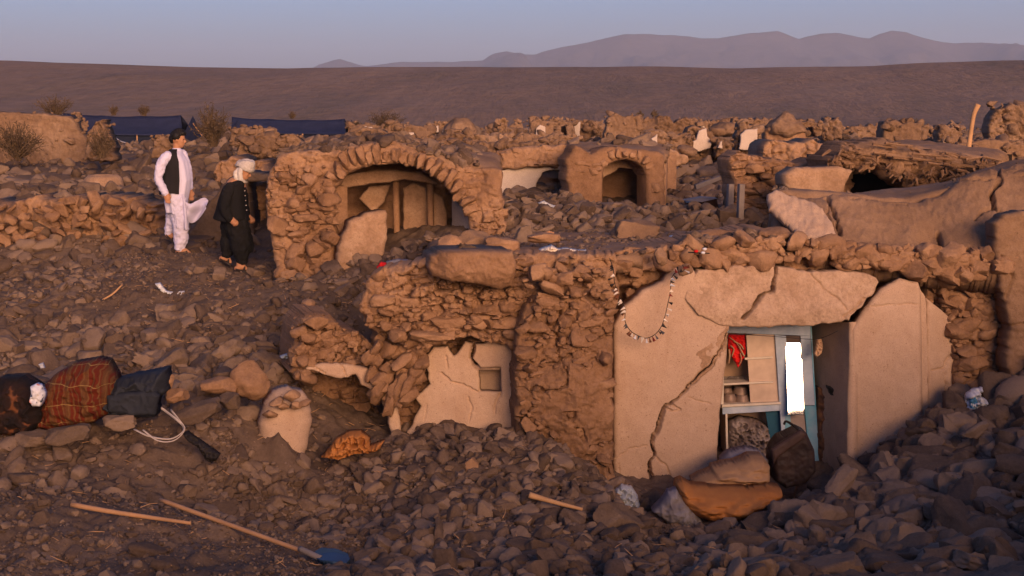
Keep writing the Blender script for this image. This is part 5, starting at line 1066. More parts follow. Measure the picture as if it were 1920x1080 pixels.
stone(985, 440, 16.0, (.12, .1, .14), (.1, .5, .2), 'upright triangular clod behind the roof stones', i=1)
stone(1020, 448, 14.8, (.17, .11, .06), (0, .05, .1), 'flat tan stone beside the cream cloth on the roof', 'brick', 2, M_or_clay)
stone(1188, 440, 16.6, (.27, .2, .16), (0, 0, .1), 'large square clay block at the back of the flat roof', 'brick', 0, M_roof)
stone(1350, 448, 14.6, (.28, .2, .12), (0, .1, .2), 'lumpy orange clay heap on the roof above the lintel', i=9, mat=M_or_clay)
stone(1460, 440, 14.3, (.22, .15, .1), (.1, .1, .5), 'dark orange clay lump under the domed roof edge', i=2, mat=M_or_clay)
stone(1240, 480, 13.75, (.09, .08, .09), (0, 0, .4), 'rounded stone holding the garland at the top', i=0, mat=M_roof)
stone(1283, 506, 13.7, (.10, .06, .06), (0, 0, .1), 'broad stone beside the garland end', i=6, mat=M_roof)
stone(1746, 840, 12.9, (.17, .14, .15), (.1, .2, .3), 'big round boulder at the foot of the right plaster wall', i=7)
stone(1830, 808, 12.7, (.17, .12, .09), (.1, -.25, .2), 'smooth oval boulder below the torn plastic sack', i=3)
stone(1800, 890, 12.3, (.22, .16, .13), (.2, .1, .3), 'broad angular boulder in the right rubble', i=5)
stone(1575, 905, 12.0, (.18, .08, .06), (.2, -.5, .6), 'slanting long brick right of the doorway sill', 'brick', 5)
stone(1370, 975, 12.3, (.08, .07, .09), (.1, .1, .3), 'two toned upright stone in front of the plump orange sack', i=4)
stone(1160, 975, 12.1, (.26, .16, .14), (.2, .3, .5), 'big wedge of clay at the foot of the buttress', i=8)
stone(885, 872, 12.6, (.09, .08, .08), (0, 0, .2), 'pale faceted stone in the middle of the centre heap', i=1, mat=M_or_clay)
stone(690, 1045, 9.6, (.16, .1, .06), (.1, -.1, .3), 'flat stone right of the blue shovel blade', i=6)
stone(310, 585, 16.4, (.12, .1, .11), (.1, .1, .8), 'large squared clay block half way down the walking heap', 'brick', 9)
stone(375, 520, 18.2, (.17, .14, .12), (.2, .1, .3), 'big round clay lump on the crest just below the two men', i=2)
# metal box in the yard
bx_ = empty('metal_cabinet', V3(1318, 432, 19.5), 'dark rusty metal cabinet tilted in the yard rubble', 'cabinet')
M_rust = plain('rusty_sheet', (.05, .022, .016), .55, .4, scale=8)
slab4(Acc(), [(1288, 380), (1316, 378), (1322, 432), (1302, 426)], 19.6, .3, 19.3).build('cabinet_side', M_rust, bx_, smooth=False)
slab4(Acc(), [(1317, 378), (1344, 373), (1350, 405), (1322, 434)], 19.3, .3, 19.5).build('cabinet_front', plain('dark_rust', (.035, .018, .015), .5, .4), bx_, smooth=False)
slab4(Acc(), [(1284, 376), (1318, 370), (1346, 372), (1316, 379)], 19.25, .3, 19.45).build('cabinet_top', plain('dusty_sheet', (.12, .1, .095)), bx_, smooth=False)
for i, (q, Y, lb) in enumerate((([(1304, 347), (1350, 330), (1352, 337), (1306, 356)], 21.5, 'grey plank leaning in the yard rubble'), ([(1095, 430), (1150, 436), (1150, 444), (1094, 440)], 18.2, 'short grey timber at the back edge of the flat roof'), ([(1325, 395), (1368, 408), (1366, 414), (1322, 402)], 19.8, 'dark board between the metal cabinet and the door posts'))):
    o = slab4(Acc(), q, Y, .12).build('plank', M_wood, smooth=False); bevel(o, .006); tag(o, lb, 'plank')

# ------------------------------------------------------------------ people
def ball(acc, c, r, sub=3):
    v, f = ICO[sub]; acc.add(v * np.asarray(r) + np.asarray(c), f)
def limb(acc, pts, rad, n=14, flat=1, k=6):
    p = smooth_path(pts, k); r = np.interp(np.linspace(0, 1, len(p)), np.linspace(0, 1, len(rad)), rad); v, f = tube(p, r, n, flat=flat, up=(0.1, 1, 0)); acc.add(v, f); ball(acc, p[0], r[0] * np.array([1, 1, 1]) * .98, 2); ball(acc, p[-1], r[-1] * .98, 2)
def skin(acc, name, mat, parent, vox, sm=6, disp=None):
    o = acc.build(name, mat, parent); m = o.modifiers.new('r', 'REMESH'); m.mode = 'VOXEL'; m.voxel_size = vox; m.use_smooth_shade = True
    m = o.modifiers.new('s', 'SMOOTH'); m.factor = .5; m.iterations = sm
    if disp:
        tx = bpy.data.textures.new(name, 'CLOUDS'); tx.noise_scale = disp[1]; m = o.modifiers.new('d', 'DISPLACE'); m.texture = tx; m.strength = disp[0]; m.mid_level = .5
    return o
def hand(acc, wrist, d, side, size=.19, grip=.35):
    """palm, four unequal bent fingers and a thumb; d points down the hand, side towards the thumb"""
    w = np.array(wrist, float); d = np.array(d, float); d /= np.linalg.norm(d); s = np.array(side, float); s -= d * (s @ d); s /= np.linalg.norm(s); n = np.cross(d, s); k = size / .19
    for t_ in np.linspace(.01, .085, 5): ball(acc, w + d * t_ * k, np.abs(d) * .028 * k + np.abs(s) * .034 * k + np.abs(n) * .016 * k + .004, 2)
    for i, (o_, L) in enumerate(((.030, .078), (.010, .088), (-.010, .082), (-.029, .062))):
        b = w + d * .09 * k + s * o_ * k; c1 = b + (d * math.cos(grip) + n * math.sin(grip)) * L * .45 * k; c2 = c1 + (d * math.cos(grip * 2.4) + n * math.sin(grip * 2.4)) * L * .33 * k; c3 = c2 + (d * math.cos(grip * 3.6) + n * math.sin(grip * 3.6)) * L * .25 * k
        v, f = tube([b - d * .02, b, c1, c2, c3], [.0095 * k, .0095 * k, .0085 * k, .008 * k, .006 * k], 8); acc.add(v, f)
    b = w + d * .03 * k + s * .028 * k; v, f = tube([b, b + (d * .6 + s * .6) * .035 * k, b + (d * .95 + s * .35) * .065 * k + n * .01], [.0125 * k, .011 * k, .008 * k], 8); acc.add(v, f)
def loft(name, rings, mat, parent, n=64, a0=0, a1=360, fold=(0, 0), seed=0, thick=.012, sub=6):
    """garment round a body: rings (x, y, z, rx, ry) from top to bottom, angles measured from +x"""
    rg = smooth_path(rings, sub) if False else np.array(rings, float)
    t = np.linspace(0, len(rg) - 1, (len(rg) - 1) * sub + 1); rg = np.stack([np.interp(t, range(len(rg)), rg[:, k]) for k in range(rg.shape[1])], 1)
    full = a1 - a0 >= 360; th = np.radians(np.linspace(a0, a1, n, endpoint=not full)); V = []
    for i, r in enumerate(rg):
        dn = i / (len(rg) - 1); q = np.stack([np.cos(th) * 2.2, np.sin(th) * 2.2, np.full_like(th, r[2] * 1.3 + seed)], -1); fd = 1 + fold[0] * dn ** .7 * (np.sin(th * fold[1] + 2 * fbm(q, 2, seed)) * .6 + 1.2 * fbm(q * 1.5, 3, seed + 1)) + .03 * fbm(q * 2, 3, seed + 4)
        x = r[0] + r[3] * np.cos(th) * fd; y = r[1] + r[4] * np.sin(th) * fd; V.append(np.stack([x, y, np.full_like(x, r[2]) + .012 * dn * np.sin(th * 3 + seed)], -1))
    V = np.array(V); nr = len(rg); idx = np.arange(nr * n).reshape(nr, n); f = []
    for i in range(nr - 1):
        for j in range(n if full else n - 1): f.append([idx[i, j], idx[i + 1, j], idx[i + 1, (j + 1) % n], idx[i, (j + 1) % n]])
    o = Acc().add(V, f).build(name, mat, parent); m = o.modifiers.new('s', 'SOLIDIFY'); m.thickness = thick; m.offset = 0; return o
M_skin = cloth('tanned_skin', (.34, .17, .095), (.29, .14, .078), 20, .6, .001)
M_hair = cloth('black_hair', (.012, .010, .010), (.006, .005, .005), 60, .6, .006)
M_white = cloth('white_cotton', (.50, .47, .62), (.44, .42, .56), 14, .85, .004); M_black = cloth('black_wool', (.010, .009, .010), (.006, .006, .007), 40, .95, .003); M_vest = cloth('dark_vest', (.016, .014, .016), (.011, .010, .011), 40, .9, .003)
M_turb = cloth('cream_turban', (.48, .44, .42), (.33, .29, .28), 34, .9, .006); M_shoe = plain('dark_leather_shoe', (.03, .022, .02), .5)
def mk(px0, py0, Yp):
    sc_ = F / Yp * 1.0; base = P(px0, py0, Yp)
    return base, (lambda px, py, dy=0.0: base + np.array([(px - px0) / sc_, dy, -(py - py0) / sc_ * 1.005]))
def face(acc, c, fx, r=1.0, tilt=0.0):
    """head looking along +x: skull, jaw, nose, brow, lips, ear"""
    ct, st = math.cos(tilt), math.sin(tilt)
    def L(x, y, z): return np.array(c) + np.array([(x * ct + z * st) * fx, y, -x * st + z * ct]) * r
    ball(acc, L(-.012, 0, .022), np.array([.098, .076, .098]) * r); ball(acc, L(.03, 0, -.035), np.array([.062, .058, .075]) * r); ball(acc, L(.05, 0, -.085), np.array([.032, .034, .026]) * r, 2)
    v, f = tube([L(.078, 0, .018), L(.102, 0, -.014), L(.098, 0, -.028)], [.010 * r, .015 * r, .013 * r], 8); acc.add(v, f)
    for s_ in (-1, 1):
        ball(acc, L(.074, s_ * .03, .026), np.array([.016, .022, .009]) * r, 2); ball(acc, L(.058, s_ * .04, -.02), np.array([.026, .022, .022]) * r, 2); ball(acc, L(-.012, s_ * .078, -.002), np.array([.016, .009, .03]) * r, 2)
    ball(acc, L(.084, 0, -.052), np.array([.013, .024, .008]) * r, 2); ball(acc, L(.081, 0, -.064), np.array([.013, .021, .008]) * r, 2)
    return L
def foot(acc, ankle, toe, w=.042):
    a_ = np.array(ankle, float); t_ = np.array(toe, float); d = t_ - a_; d[2] = 0; dn = d / (np.linalg.norm(d) + 1e-9)
    limb(acc, [a_ - dn * .035 + [0, 0, -.045], (a_ + t_) / 2 + [0, 0, .0], t_], [w * .8, w, w * .6], 10, k=4); limb(acc, [a_ + [0, 0, .05], a_ + [0, 0, -.03]], [.036, .036], 10, k=2)
def shoe(name, ankle, toe, parent, w=.052, strap=True):
    a_ = np.array(ankle, float); t_ = np.array(toe, float); d = t_ - a_; dn = d / (np.linalg.norm(d) + 1e-9); ac = Acc(); h = a_ - dn * .05 + [0, 0, -.075]; e = t_ + dn * .02 + [0, 0, -.03]
    V = []; rows = 14
    for i in range(rows):
        s_ = i / (rows - 1); c = h + (e - h) * s_; ww = w * (.72 + .42 * math.sin(s_ * 2.6)) * (1 if s_ < .93 else .6)
        for q in (-1, 1): V += [c + [0, q * ww, .012], c + [0, q * ww, -.014]]
    f = []
    for i in range(rows - 1):
        b_ = i * 4; f += [[b_, b_ + 2, b_ + 6, b_ + 4], [b_ + 1, b_ + 5, b_ + 7, b_ + 3], [b_, b_ + 4, b_ + 5, b_ + 1], [b_ + 2, b_ + 3, b_ + 7, b_ + 6]]
    f += [[0, 1, 3, 2], [(rows - 1) * 4, (rows - 1) * 4 + 2, (rows - 1) * 4 + 3, (rows - 1) * 4 + 1]]
    ac.add(V, f); c = h + (e - h) * .72; v, f = tube(smooth_path([c + [0, -w * .95, 0], c + [0, -w * .5, .05], c + [0, 0, .066], c + [0, w * .5, .05], c + [0, w * .95, 0]], 4), .014, 8, flat=1.0); ac.add(v, f)
    o = ac.build(name, M_shoe, parent, smooth=False); bevel(o, .004); return o

# --- man in white
base, J = mk(340, 479, 20.0)
p1 = empty('person', Vector(base), 'walking man with black hair, dark vest over long white clothes blown by the wind', 'person')
b = Acc()
L1 = face(b, J(341, 263), 1, 1.0, .15)
limb(b, [J(337, 273), J(336, 288)], [.052, .058]); ball(b, J(334, 300), (.11, .17, .12)); limb(b, [J(334, 298), J(337, 330), J(333, 368)], [.13, .15, .14])
for dy, e, w_, hd in ((-.19, J(308, 330, -.24), J(322, 358, -.25), 1), (.19, J(349, 330, .22), J(352, 356, .2), 0)):
    limb(b, [J(322 if dy < 0 else 344, 293, dy), e, w_], [.055, .042, .028])
    hand(b, w_ + np.array([.005, 0, -.01]), (.18, 0, -1), (1, .3, 0), grip=.3)
limb(b, [J(336, 370, -.09), J(344, 420, -.08), J(339, 462, -.07)], [.085, .06, .038]); limb(b, [J(333, 370, .09), J(329, 415, .1), J(318, 436, .1)], [.085, .06, .038])
foot(b, J(340, 465, -.07), J(357, 473, -.07)); foot(b, J(316, 435, .1), J(324, 452, .1))
skin(b, 'body', M_skin, p1, .0075, 2)
b = Acc()
for x, y, z, r_ in [(-.045, 0, .055, .082), (-.02, 0, .085, .075), (.03, 0, .105, .055), (-.075, 0, .01, .065), (.055, .02, .10, .042), (.05, -.03, .098, .04), (-.03, .04, .05, .07), (-.03, -.04, .05, .07), (.0, 0, .12, .05), (-.085, 0, -.035, .035)]: ball(b, L1(x, y, z), r_, 3)
skin(b, 'hair', M_hair, p1, .008, 2, (.012, .02))
for s_ in (-1, 1):
    b = Acc(); ball(b, L1(.079, s_ * .03, .012), (.009, .012, .007), 2); b.build('eye', M_blk, p1)
loft('vest', [(*J(335, 281), .075, .10), (*J(334, 287), .105, .185), (*J(333, 293), .135, .215), (*J(334, 303), .16, .218), (*J(333, 320), .18, .215), (*J(332, 338), .192, .215), (*J(330, 358), .20, .22), (*J(330, 363), .20, .222)], M_vest, p1, a0=52, a1=303, fold=(.015, 5), thick=.014)
loft('shirt', [(*J(337, 279), .05, .058), (*J(337, 284), .068, .07), (*J(335, 291), .10, .18), (*J(336, 302), .14, .185), (*J(337, 320), .16, .18), (*J(338, 338), .17, .18), (*J(335, 358), .17, .185), (*J(332, 380), .155, .18), (*J(334, 400), .14, .18)], M_white, p1, fold=(.09, 7), seed=2)
b = Acc(); limb(b, [J(326, 292, -.19), J(316, 305, -.22), J(309, 332, -.24), J(314, 346, -.245), J(321, 360, -.25)], [.07, .075, .062, .058, .052]); skin(b, 'sleeve', M_white, p1, .009, 3, (.028, .05))
b = Acc(); limb(b, [J(342, 290, .17), J(348, 315, .22), J(351, 335, .22), J(353, 352, .2)], [.07, .068, .06, .052]); skin(b, 'sleeve', M_white, p1, .009, 3, (.025, .05))
b = Acc(); limb(b, [J(336, 372, -.07), J(341, 400, -.08), J(343, 425, -.08), J(342, 448, -.075), J(340, 463, -.07)], [.135, .125, .115, .10, .075]); limb(b, [J(330, 372, .07), J(326, 395, .08), J(322, 415, .09), J(314, 435, .1)], [.12, .11, .095, .065]); skin(b, 'trousers', M_white, p1, .01, 4, (.05, .07))
V = []; nu, nv = 50, 30
TT = smooth_path([(334, 362, 0), (348, 372, 0), (362, 381, 0), (374, 376, 0), (386, 371, 0), (394, 377, 0)], 10)[:, :2]; BB = smooth_path([(342, 420, 0), (350, 430, 0), (354, 414, 0), (364, 418, 0), (380, 404, 0), (392, 388, 0)], 10)[:, :2]
for i in range(nu):
    u = i / (nu - 1)
    for j in range(nv):
        v_ = j / (nv - 1); q = TT[i] + (BB[i] - TT[i]) * v_
        V.append(J(q[0], q[1], -.14 + .10 * u + .055 * math.sin(u * 9 + v_ * 2.2) * (.35 + v_) + .025 * math.sin(v_ * 8 - u * 6)))
o = Acc().add(V, grid_faces(nu, nv)).build('coat_tail', M_white, p1); m = o.modifiers.new('s', 'SOLIDIFY'); m.thickness = .01
V = []
for i in range(30):
    u = i / 29
    for j in range(24):
        v_ = j / 23; q = np.array([330 + 24 * u, 364]) * (1 - v_) + np.array([334 + 27 * u, 424 + 6 * u]) * v_; V.append(J(q[0], q[1], -.17 + .035 * math.sin(u * 11 + v_ * 2) * (.3 + v_)))
o = Acc().add(V, grid_faces(30, 24)).build('shirt_front', M_white, p1); m = o.modifiers.new('s', 'SOLIDIFY'); m.thickness = .01
shoe('shoe', J(340, 465, -.07), J(358, 474, -.07), p1); shoe('shoe', J(314, 436, .1), J(325, 453, .1), p1)

# --- man in black
base, J = mk(450, 509, 18.8)
p2 = empty('person', Vector(base), 'stooping older man in a black coat and black trousers with a cream turban and scarf', 'person')
b = Acc()
L2 = face(b, J(462, 322), 1, .98, .5)
limb(b, [J(458, 332), J(450, 345)], [.052, .062]); limb(b, [J(446, 350), J(438, 378), J(440, 412)], [.14, .15, .15])
for dy, e, w_ in ((-.2, J(432, 385, -.27), J(441, 408, -.27)), (.2, J(452, 385, .22), J(460, 408, .2))):
    limb(b, [J(440, 352, dy), e, w_], [.055, .042, .028]); hand(b, w_ + np.array([.01, 0, -.0]), (.75, 0, -.65), (.4, -.5, .4), grip=.85, size=.175)
limb(b, [J(434, 415, .08), J(430, 450, .08), J(421, 478, .08)], [.09, .06, .036]); limb(b, [J(444, 415, -.07), J(456, 455, -.06), J(451, 494, -.06)], [.09, .06, .036])
foot(b, J(418, 479, .08), J(430, 492, .08)); foot(b, J(450, 496, -.06), J(463, 503, -.06))
skin(b, 'body', M_skin, p2, .0075, 2)
b = Acc()
for k in range(9):
    a_ = k * .75; c = L2(-.015, 0, .05 + .011 * k); up3 = np.array([math.sin(a_) * .35 + .3, math.cos(a_ * 1.7) * .35, 1.]); up3 /= np.linalg.norm(up3); e1 = np.cross(up3, [0, 1, 0]); e1 /= np.linalg.norm(e1); e2 = np.cross(up3, e1); rr = .1 * (1 - (k / 11) ** 2 * .75)
    pts = [c + rr * (math.cos(t_) * e1 * 1.08 + math.sin(t_) * e2 * .98) for t_ in np.linspace(0, 6.283, 20)]; v, f = tube(pts, .027, 8); b.add(v, f)
ball(b, L2(-.02, 0, .09), (.1, .09, .07), 3); skin(b, 'turban', M_turb, p2, .006, 1, (.012, .03))
b = Acc()
limb(b, [L2(-.05, -.075, .06), L2(-.03, -.095, -.02), L2(.015, -.08, -.1), L2(.06, -.03, -.125), L2(.075, .02, -.11)], [.03, .034, .036, .034, .03], 10, flat=.7); limb(b, [L2(-.06, .07, .05), L2(-.04, .09, -.03), L2(.01, .075, -.1), L2(.06, .02, -.12)], [.03, .032, .034, .03], 10, flat=.7)
limb(b, [L2(-.07, -.06, .0), L2(-.08, -.075, -.07), L2(-.03, -.07, -.13), L2(.03, -.05, -.15)], [.026, .03, .032, .028], 10, flat=.7); skin(b, 'scarf', M_turb, p2, .006, 1, (.012, .03))
b = Acc(); ball(b, L2(.073, 0, -.088), (.03, .03, .026), 3); ball(b, L2(.088, 0, -.042), (.01, .026, .007), 2); skin(b, 'beard', cloth('grey_beard', (.09, .075, .07), (.04, .035, .03), 60), p2, .005, 1)
for s_ in (-1, 1):
    b = Acc(); ball(b, L2(.079, s_ * .03, .012), (.009, .012, .007), 2); b.build('eye', M_blk, p2)
loft('coat', [(*J(454, 338), .065, .075), (*J(448, 343), .10, .16), (*J(444, 350), .135, .225), (*J(441, 362), .155, .24), (*J(438, 378), .175, .24), (*J(437, 395), .20, .25), (*J(436, 408), .225, .265), (*J(437, 411), .23, .27)], M_black, p2, fold=(.05, 6), seed=4, thick=.016)
b = Acc(); limb(b, [J(441, 350, -.19), J(436, 362, -.25), J(432, 385, -.275), J(436, 398, -.28), J(440, 407, -.27)], [.075, .08, .07, .064, .058]); skin(b, 'sleeve', M_black, p2, .009, 3, (.02, .05))
b = Acc(); limb(b, [J(449, 350, .19), J(452, 370, .25), J(454, 388, .24), J(459, 404, .2)], [.07, .072, .066, .055]); skin(b, 'sleeve', M_black, p2, .009, 3, (.02, .05))
b = Acc(); limb(b, [J(436, 412, .06), J(432, 440, .08), J(427, 460, .08), J(424, 474, .08)], [.16, .13, .115, .085]); limb(b, [J(445, 412, -.06), J(452, 440, -.06), J(455, 465, -.06), J(455, 485, -.06)], [.17, .15, .14, .085]); limb(b, [J(458, 430, .0), J(466, 455, .0), J(469, 468, .02)], [.1, .08, .055]); skin(b, 'trousers', M_black, p2, .01, 4, (.05, .08))
for k in range(5):
    q = J(465 + k * .7, 357 + k * 9, -.10); b = Acc(); ball(b, q, (.008, .008, .008), 2); b.build('button', M_turb, p2)
shoe('sandal', J(417, 480, .08), J(431, 492, .08), p2); shoe('sandal', J(450, 496, -.06), J(465, 504, -.06), p2)

# ------------------------------------------------------------------ rubble
def zone(px0, px1, Y0, Y1, n, rmin, rmax, al, key, seed, flatn=.72, cut=None):
    rs = np.random.default_rng(seed); Y = np.sqrt(rs.uniform(Y0 ** 2, Y1 ** 2, n)); px = rs.uniform(px0, px1, n); x = (px - 960) / F * Y
    r = np.minimum(rmin * (1 - rs.uniform(0, 1, n)) ** (-1 / al), rmax)
    cl = fbm(np.stack([x * .9, Y * .9, x * 0 + seed], -1), 3, seed); k = rs.uniform(-.45, .45, n) < cl + .15
    if cut is not None: k &= ~cut(px, Y)
    return dict(x=x[k], y=Y[k], r=r[k], key=np.full(k.sum(), key))
inroom = lambda px, Y: (Y > 14.0) & (px > 1150) & (px < 1900)
behindw = lambda px, Y: (Y > 13.5) & (px > 960)
Z = [zone(600, 2050, 8.3, 13.9, 24000, .010, .09, 1.3, 0, 1, cut=behindw), zone(1420, 2050, 8.5, 13.8, 1900, .05, .19, 1.8, 0, 2, cut=behindw),
     zone(1600, 2050, 11.5, 14.4, 900, .05, .17, 1.9, 0, 22), zone(740, 1140, 11.5, 14.2, 2600, .02, .09, 1.5, 0, 23, cut=lambda p, Y: (Y > 13.4) & (p > 975)),
     zone(-60, 600, 11.3, 16.5, 5500, .010, .10, 1.4, 1, 3), zone(-60, 560, 12.6, 16.5, 300, .06, .17, 2, 1, 33), zone(-60, 560, 13.5, 16.5, 650, .035, .12, 1.8, 1, 34),
     zone(-60, 680, 8.4, 11.2, 9000, .006, .035, 1.7, 2, 4), zone(-60, 680, 8.4, 11.2, 90, .03, .08, 2, 2, 24), zone(380, 720, 10.2, 12.8, 5000, .010, .06, 1.5, 2, 25),
     zone(-60, 680, 16, 20, 4200, .012, .09, 1.4, 3, 5, cut=lambda p, Y: (p > 170) & (p < 520) & (Y > 17.0) & (np.sin(p * 1.7 + Y * 31) > -.6)), zone(150, 540, 16.8, 20, 2600, .008, .03, 1.8, 3, 55), zone(-100, 480, 20, 26.5, 3400, .03, .16, 1.6, 4, 6), zone(940, 1470, 18, 27, 8500, .025, .13, 1.6, 5, 7, cut=lambda p, Y: (p > 1060) & (p < 1250) & (Y > 22.2) & (Y < 25)),
     zone(800, 1480, 13.9, 17.5, 3000, .008, .035, 1.7, 6, 8), zone(1560, 1900, 14.15, 14.6, 420, .03, .09, 2, 6, 9), zone(1290, 1560, 14.1, 14.5, 300, .03, .09, 2, 6, 10),
     zone(610, 900, 17.2, 19.5, 900, .03, .12, 1.8, 3, 11), zone(500, 1500, 20, 25, 1500, .03, .14, 1.6, 5, 15, cut=lambda p, Y: ((p > 960) & (p < 1440)) ), zone(1440, 2100, 15, 18, 300, .008, .03, 1.7, 6, 16),
     zone(-150, 2100, 24, 50, 17000, .035, .2, 1.6, 7, 12, cut=lambda p, Y: (p > 620) & (p < 1070) & (Y < 29)), zone(-150, 2100, 50, 95, 7000, .07, .3, 1.8, 7, 13)]
A_ = {k: np.concatenate([z[k] for z in Z]) for k in Z[0]}
A_['z'] = support(A_['x'], A_['y']); rs = np.random.default_rng(99); nR = len(A_['x'])
A_['z'] += A_['r'] * rs.uniform(-.3, .4, nR)
dist = np.sqrt(A_['x'] ** 2 + A_['y'] ** 2); pxs = 960 + A_['x'] / A_['y'] * F
dz = EYE[2] - A_['z']; pys = 540 + F * np.tan(np.arctan2(dz, A_['y']) - PITCH)
keepr = np.ones(nR, bool)
for x0_, y0_, x1_, y1_, Ya, Yb in ((1225, 850, 1470, 985, 11.7, 13.2), (1350, 800, 1540, 925, 12.5, 14.6), (1500, 700, 1590, 905, 12.6, 16), (-60, 675, 318, 806, 11.4, 12.9), (245, 760, 412, 866, 11.3, 12.4), (296, 925, 660, 1070, 8.6, 10.6), (130, 940, 360, 990, 8.6, 10.6), (985, 922, 1095, 960, 10, 11.6), (490, 725, 592, 850, 11.8, 13.3), (595, 805, 722, 862, 12, 13.5), (1150, 900, 1215, 958, 12, 13.2), (1805, 725, 1882, 782, 12.6, 13.8), (300, 440, 480, 505, 18, 20.3), (286, 524, 350, 560, 16, 17.2)):
    m_ = (pxs > x0_) & (pxs < x1_) & (pys > y0_) & (pys < y1_) & (A_['y'] > Ya) & (A_['y'] < Yb) & (A_['r'] > .022); keepr &= ~m_
A_ = {k: v_[keepr] for k, v_ in A_.items()}; dist, pxs, pys = dist[keepr], pxs[keepr], pys[keepr]; nR = len(pxs)
vis = (pxs > 5) & (pxs < 1915) & (pys > 100) & (pys < 1075)
app = np.where(vis, A_['r'] / dist, 0); order = np.argsort(-app); big = set(order[:285].tolist())
GRP = ['rubble on the front slope', 'rubble on the left slope', 'clods on the left mound', 'rubble on the walking heap', 'rubble far left', 'rubble in the yard', 'lumps on the mud roofs', 'fallen blocks in the village']
LM = [(40, 'flowered blanket'), (140, 'plaid bundle'), (250, 'dark blue bag'), (340, 'pale strap'), (420, 'flat orange stones'), (500, 'orange boulder'), (570, 'wall stub'), (620, 'blue shovel blade'), (700, 'rust orange cloth'), (770, 'niche plaster edge'), (850, 'big roof slab'), (920, 'square niche'), (990, 'buttress left side'), (1050, 'pale stick'), (1110, 'buttress right side'), (1160, 'plaster corner'), (1210, 'garland'), (1260, 'wide crack'), (1320, 'orange sack'), (1375, 'red cloth'), (1425, 'cupboard'), (1470, 'suitcase'), (1505, 'mirror'), (1545, 'rug'), (1600, 'door reveal'), (1660, 'right plaster wall'), (1730, 'right plaster corner'), (1790, 'recess wall'), (1850, 'torn sack'), (1960, 'right edge wall')]
def column(px): return next((n for x, n in LM if px < x + 28), LM[-1][1])
def where(key, px, py):
    if key == 0: return ('at the bottom edge' if py > 1030 else 'low down' if py > 985 else 'mid slope' if py > 930 else 'high up' if py > 870 else 'at the slope top') + ', below the ' + column(px)
    if key in (1, 2): return ('near the bottom edge' if py > 980 else 'low' if py > 860 else 'midway' if py > 700 else 'high') + ' on the left, in line with the ' + column(px)
    return where_(key, px, py)
def where_(key, px, py):
    """named place of a loose lump, read from what stands next to it"""
    if key == 0:
        if px > 1640: return 'against the right plaster wall' if py < 870 else ('at the right edge of the lower rubble' if px > 1800 else 'in the lower right rubble')
        if px > 1380: return 'just below the open doorway' if py < 985 else 'at the bottom edge under the doorway'
        if px > 1120: return 'near the orange sacks' if py < 1000 else 'at the bottom edge under the cracked plaster'
        if px > 900: return 'at the foot of the rough buttress' if py < 930 else ('around the pale stick' if py < 1000 else 'at the bottom edge in the middle')
        return 'on the heap under the niche' if py < 900 else ('beside the dark pit' if py < 1000 else 'right of the blue shovel blade')
    if key == 1:
        if py > 830: return 'below the plaid bundle' if px < 260 else 'below the pale rope'
        if px > 400: return 'beside the rounded wall stub'
        return 'above the plaid bundle' if px < 200 else 'behind the dark blue bag'
    if key == 2: return 'in the dark pit' if px > 420 and py < 1000 else ('left of the wooden handles' if px < 200 else 'in front of the wooden handles')
    if key == 3: return 'under the big arch' if px > 600 else 'on the path of the two men'
    return {4: 'far left behind the man in white', 5: 'in the rubble filled yard', 6: 'on the flat mud roof', 7: 'among the far village ruins'}[key]
stuff = {}
MESH = [Acc().add(*PROT[(4, k)][i]).build('lump', M_rock, sharp=48) for k in ('clod', 'brick') for i in range(10)]
for o in MESH: C.objects.unlink(o)
MESHD = [o.data for o in MESH]
for o in MESH: bpy.data.objects.remove(o)
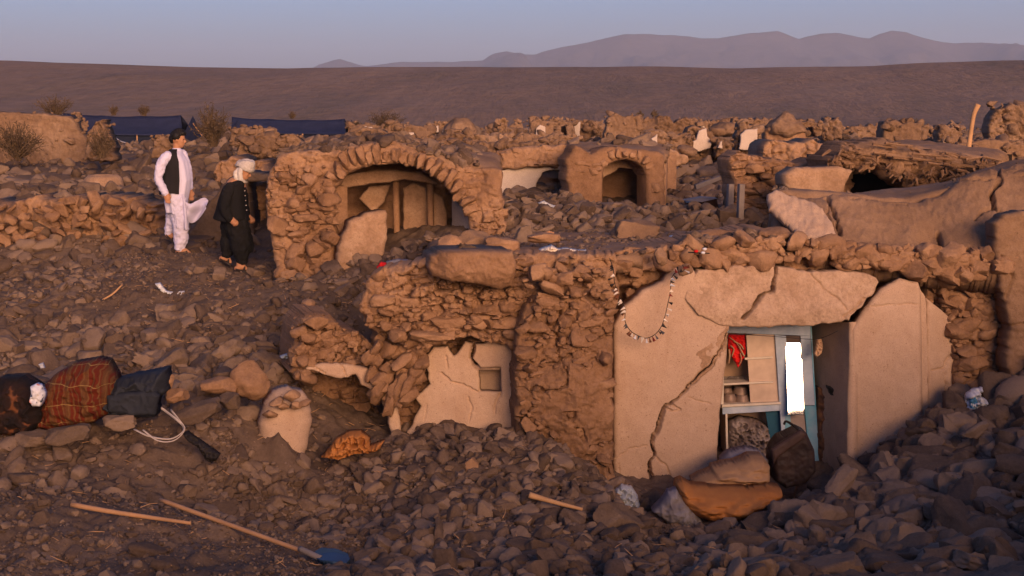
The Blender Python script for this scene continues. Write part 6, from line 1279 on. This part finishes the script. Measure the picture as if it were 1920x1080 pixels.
for i in range(nR):
    r_ = A_['r'][i]; br = rs.random() < .5; k = rs.integers(10)
    size = r_ * np.array([rs.uniform(.95, 1.5), rs.uniform(.75, 1.05), rs.uniform(.42, .75)]) if br else r_ * np.array([rs.uniform(1, 1.35), rs.uniform(.85, 1.1), rs.uniform(.6, .9)])
    ang = (rs.normal() * .45, rs.normal() * .45, rs.uniform(0, 6.28)); loc = (A_['x'][i], A_['y'][i], A_['z'][i]); key = int(A_['key'][i])
    if i in big:
        o = bpy.data.objects.new('broken_brick' if br else 'clay_lump', MESHD[k + (10 if br else 0)]); C.objects.link(o); o.location = loc; o.rotation_euler = ang; o.scale = size
        tag(o, ('big ' if r_ > .1 else 'medium ') + ('blocky broken brick ' if br else 'rounded clay lump ') + where(key, pxs[i], pys[i]), 'clay lump' if not br else 'broken brick', GRP[key] + ', ' + ('bricks' if br else 'lumps'))
    else:
        sub = 3 if app[i] > .0022 else 2
        v, f = PROT[(sub, 'brick' if br else 'clod')][k]
        stuff.setdefault(0 if key in (0, 1, 2) else 1, Acc()).add(place(v, size, rotm(*ang), loc), f)
for k, a in stuff.items():
    o = a.build('rubble', M_rub, sharp=48); tag(o, ['loose mud brick rubble covering the foreground slopes', 'loose mud brick rubble between the ruins further back'][k], 'rubble', kind='stuff')
print('rocks', nR)

# straw and splinters lying on the earth
a = Acc(); rs = np.random.default_rng(123)
for k in range(900):
    Y = rs.uniform(8.8, 19); px = rs.uniform(0, 1920) if Y < 13.5 else rs.uniform(0, 900); x = (px - 960) / F * Y; z = float(support(np.array([x]), np.array([Y]))[0]) + rs.uniform(0, .05); L = rs.uniform(.03, .13); th = rs.uniform(0, 6.28); d = np.array([math.cos(th), math.sin(th), rs.normal() * .3]) * L
    c = np.array([x, Y, z]); w_ = rs.uniform(.0015, .004); v, f = tube([c, c + d * .5 + rs.normal(size=3) * .006, c + d], [w_, w_, w_ * .7], 4); a.add(v, f)
o = a.build('straw', M_woodl); tag(o, 'straw bits and splinters scattered over the earth', 'straw', kind='stuff')
# ------------------------------------------------------------------ dusty evening air
hm = bpy.data.materials.new('dusty_air'); hm.use_nodes = True; t = hm.node_tree; t.nodes.clear()
vo = t.nodes.new('ShaderNodeVolumePrincipled'); vo.inputs['Color'].default_value = (.62, .74, 1.0, 1); vo.inputs['Density'].default_value = .00021; vo.inputs['Anisotropy'].default_value = 0
t.links.new(vo.outputs[0], t.nodes.new('ShaderNodeOutputMaterial').inputs['Volume'])
o = Acc().add(*box((0, 2500, 134), (8200, 6000, 276))).build('haze', hm, smooth=False); tag(o, 'thin violet dust haze in the evening air', 'haze', kind='stuff')
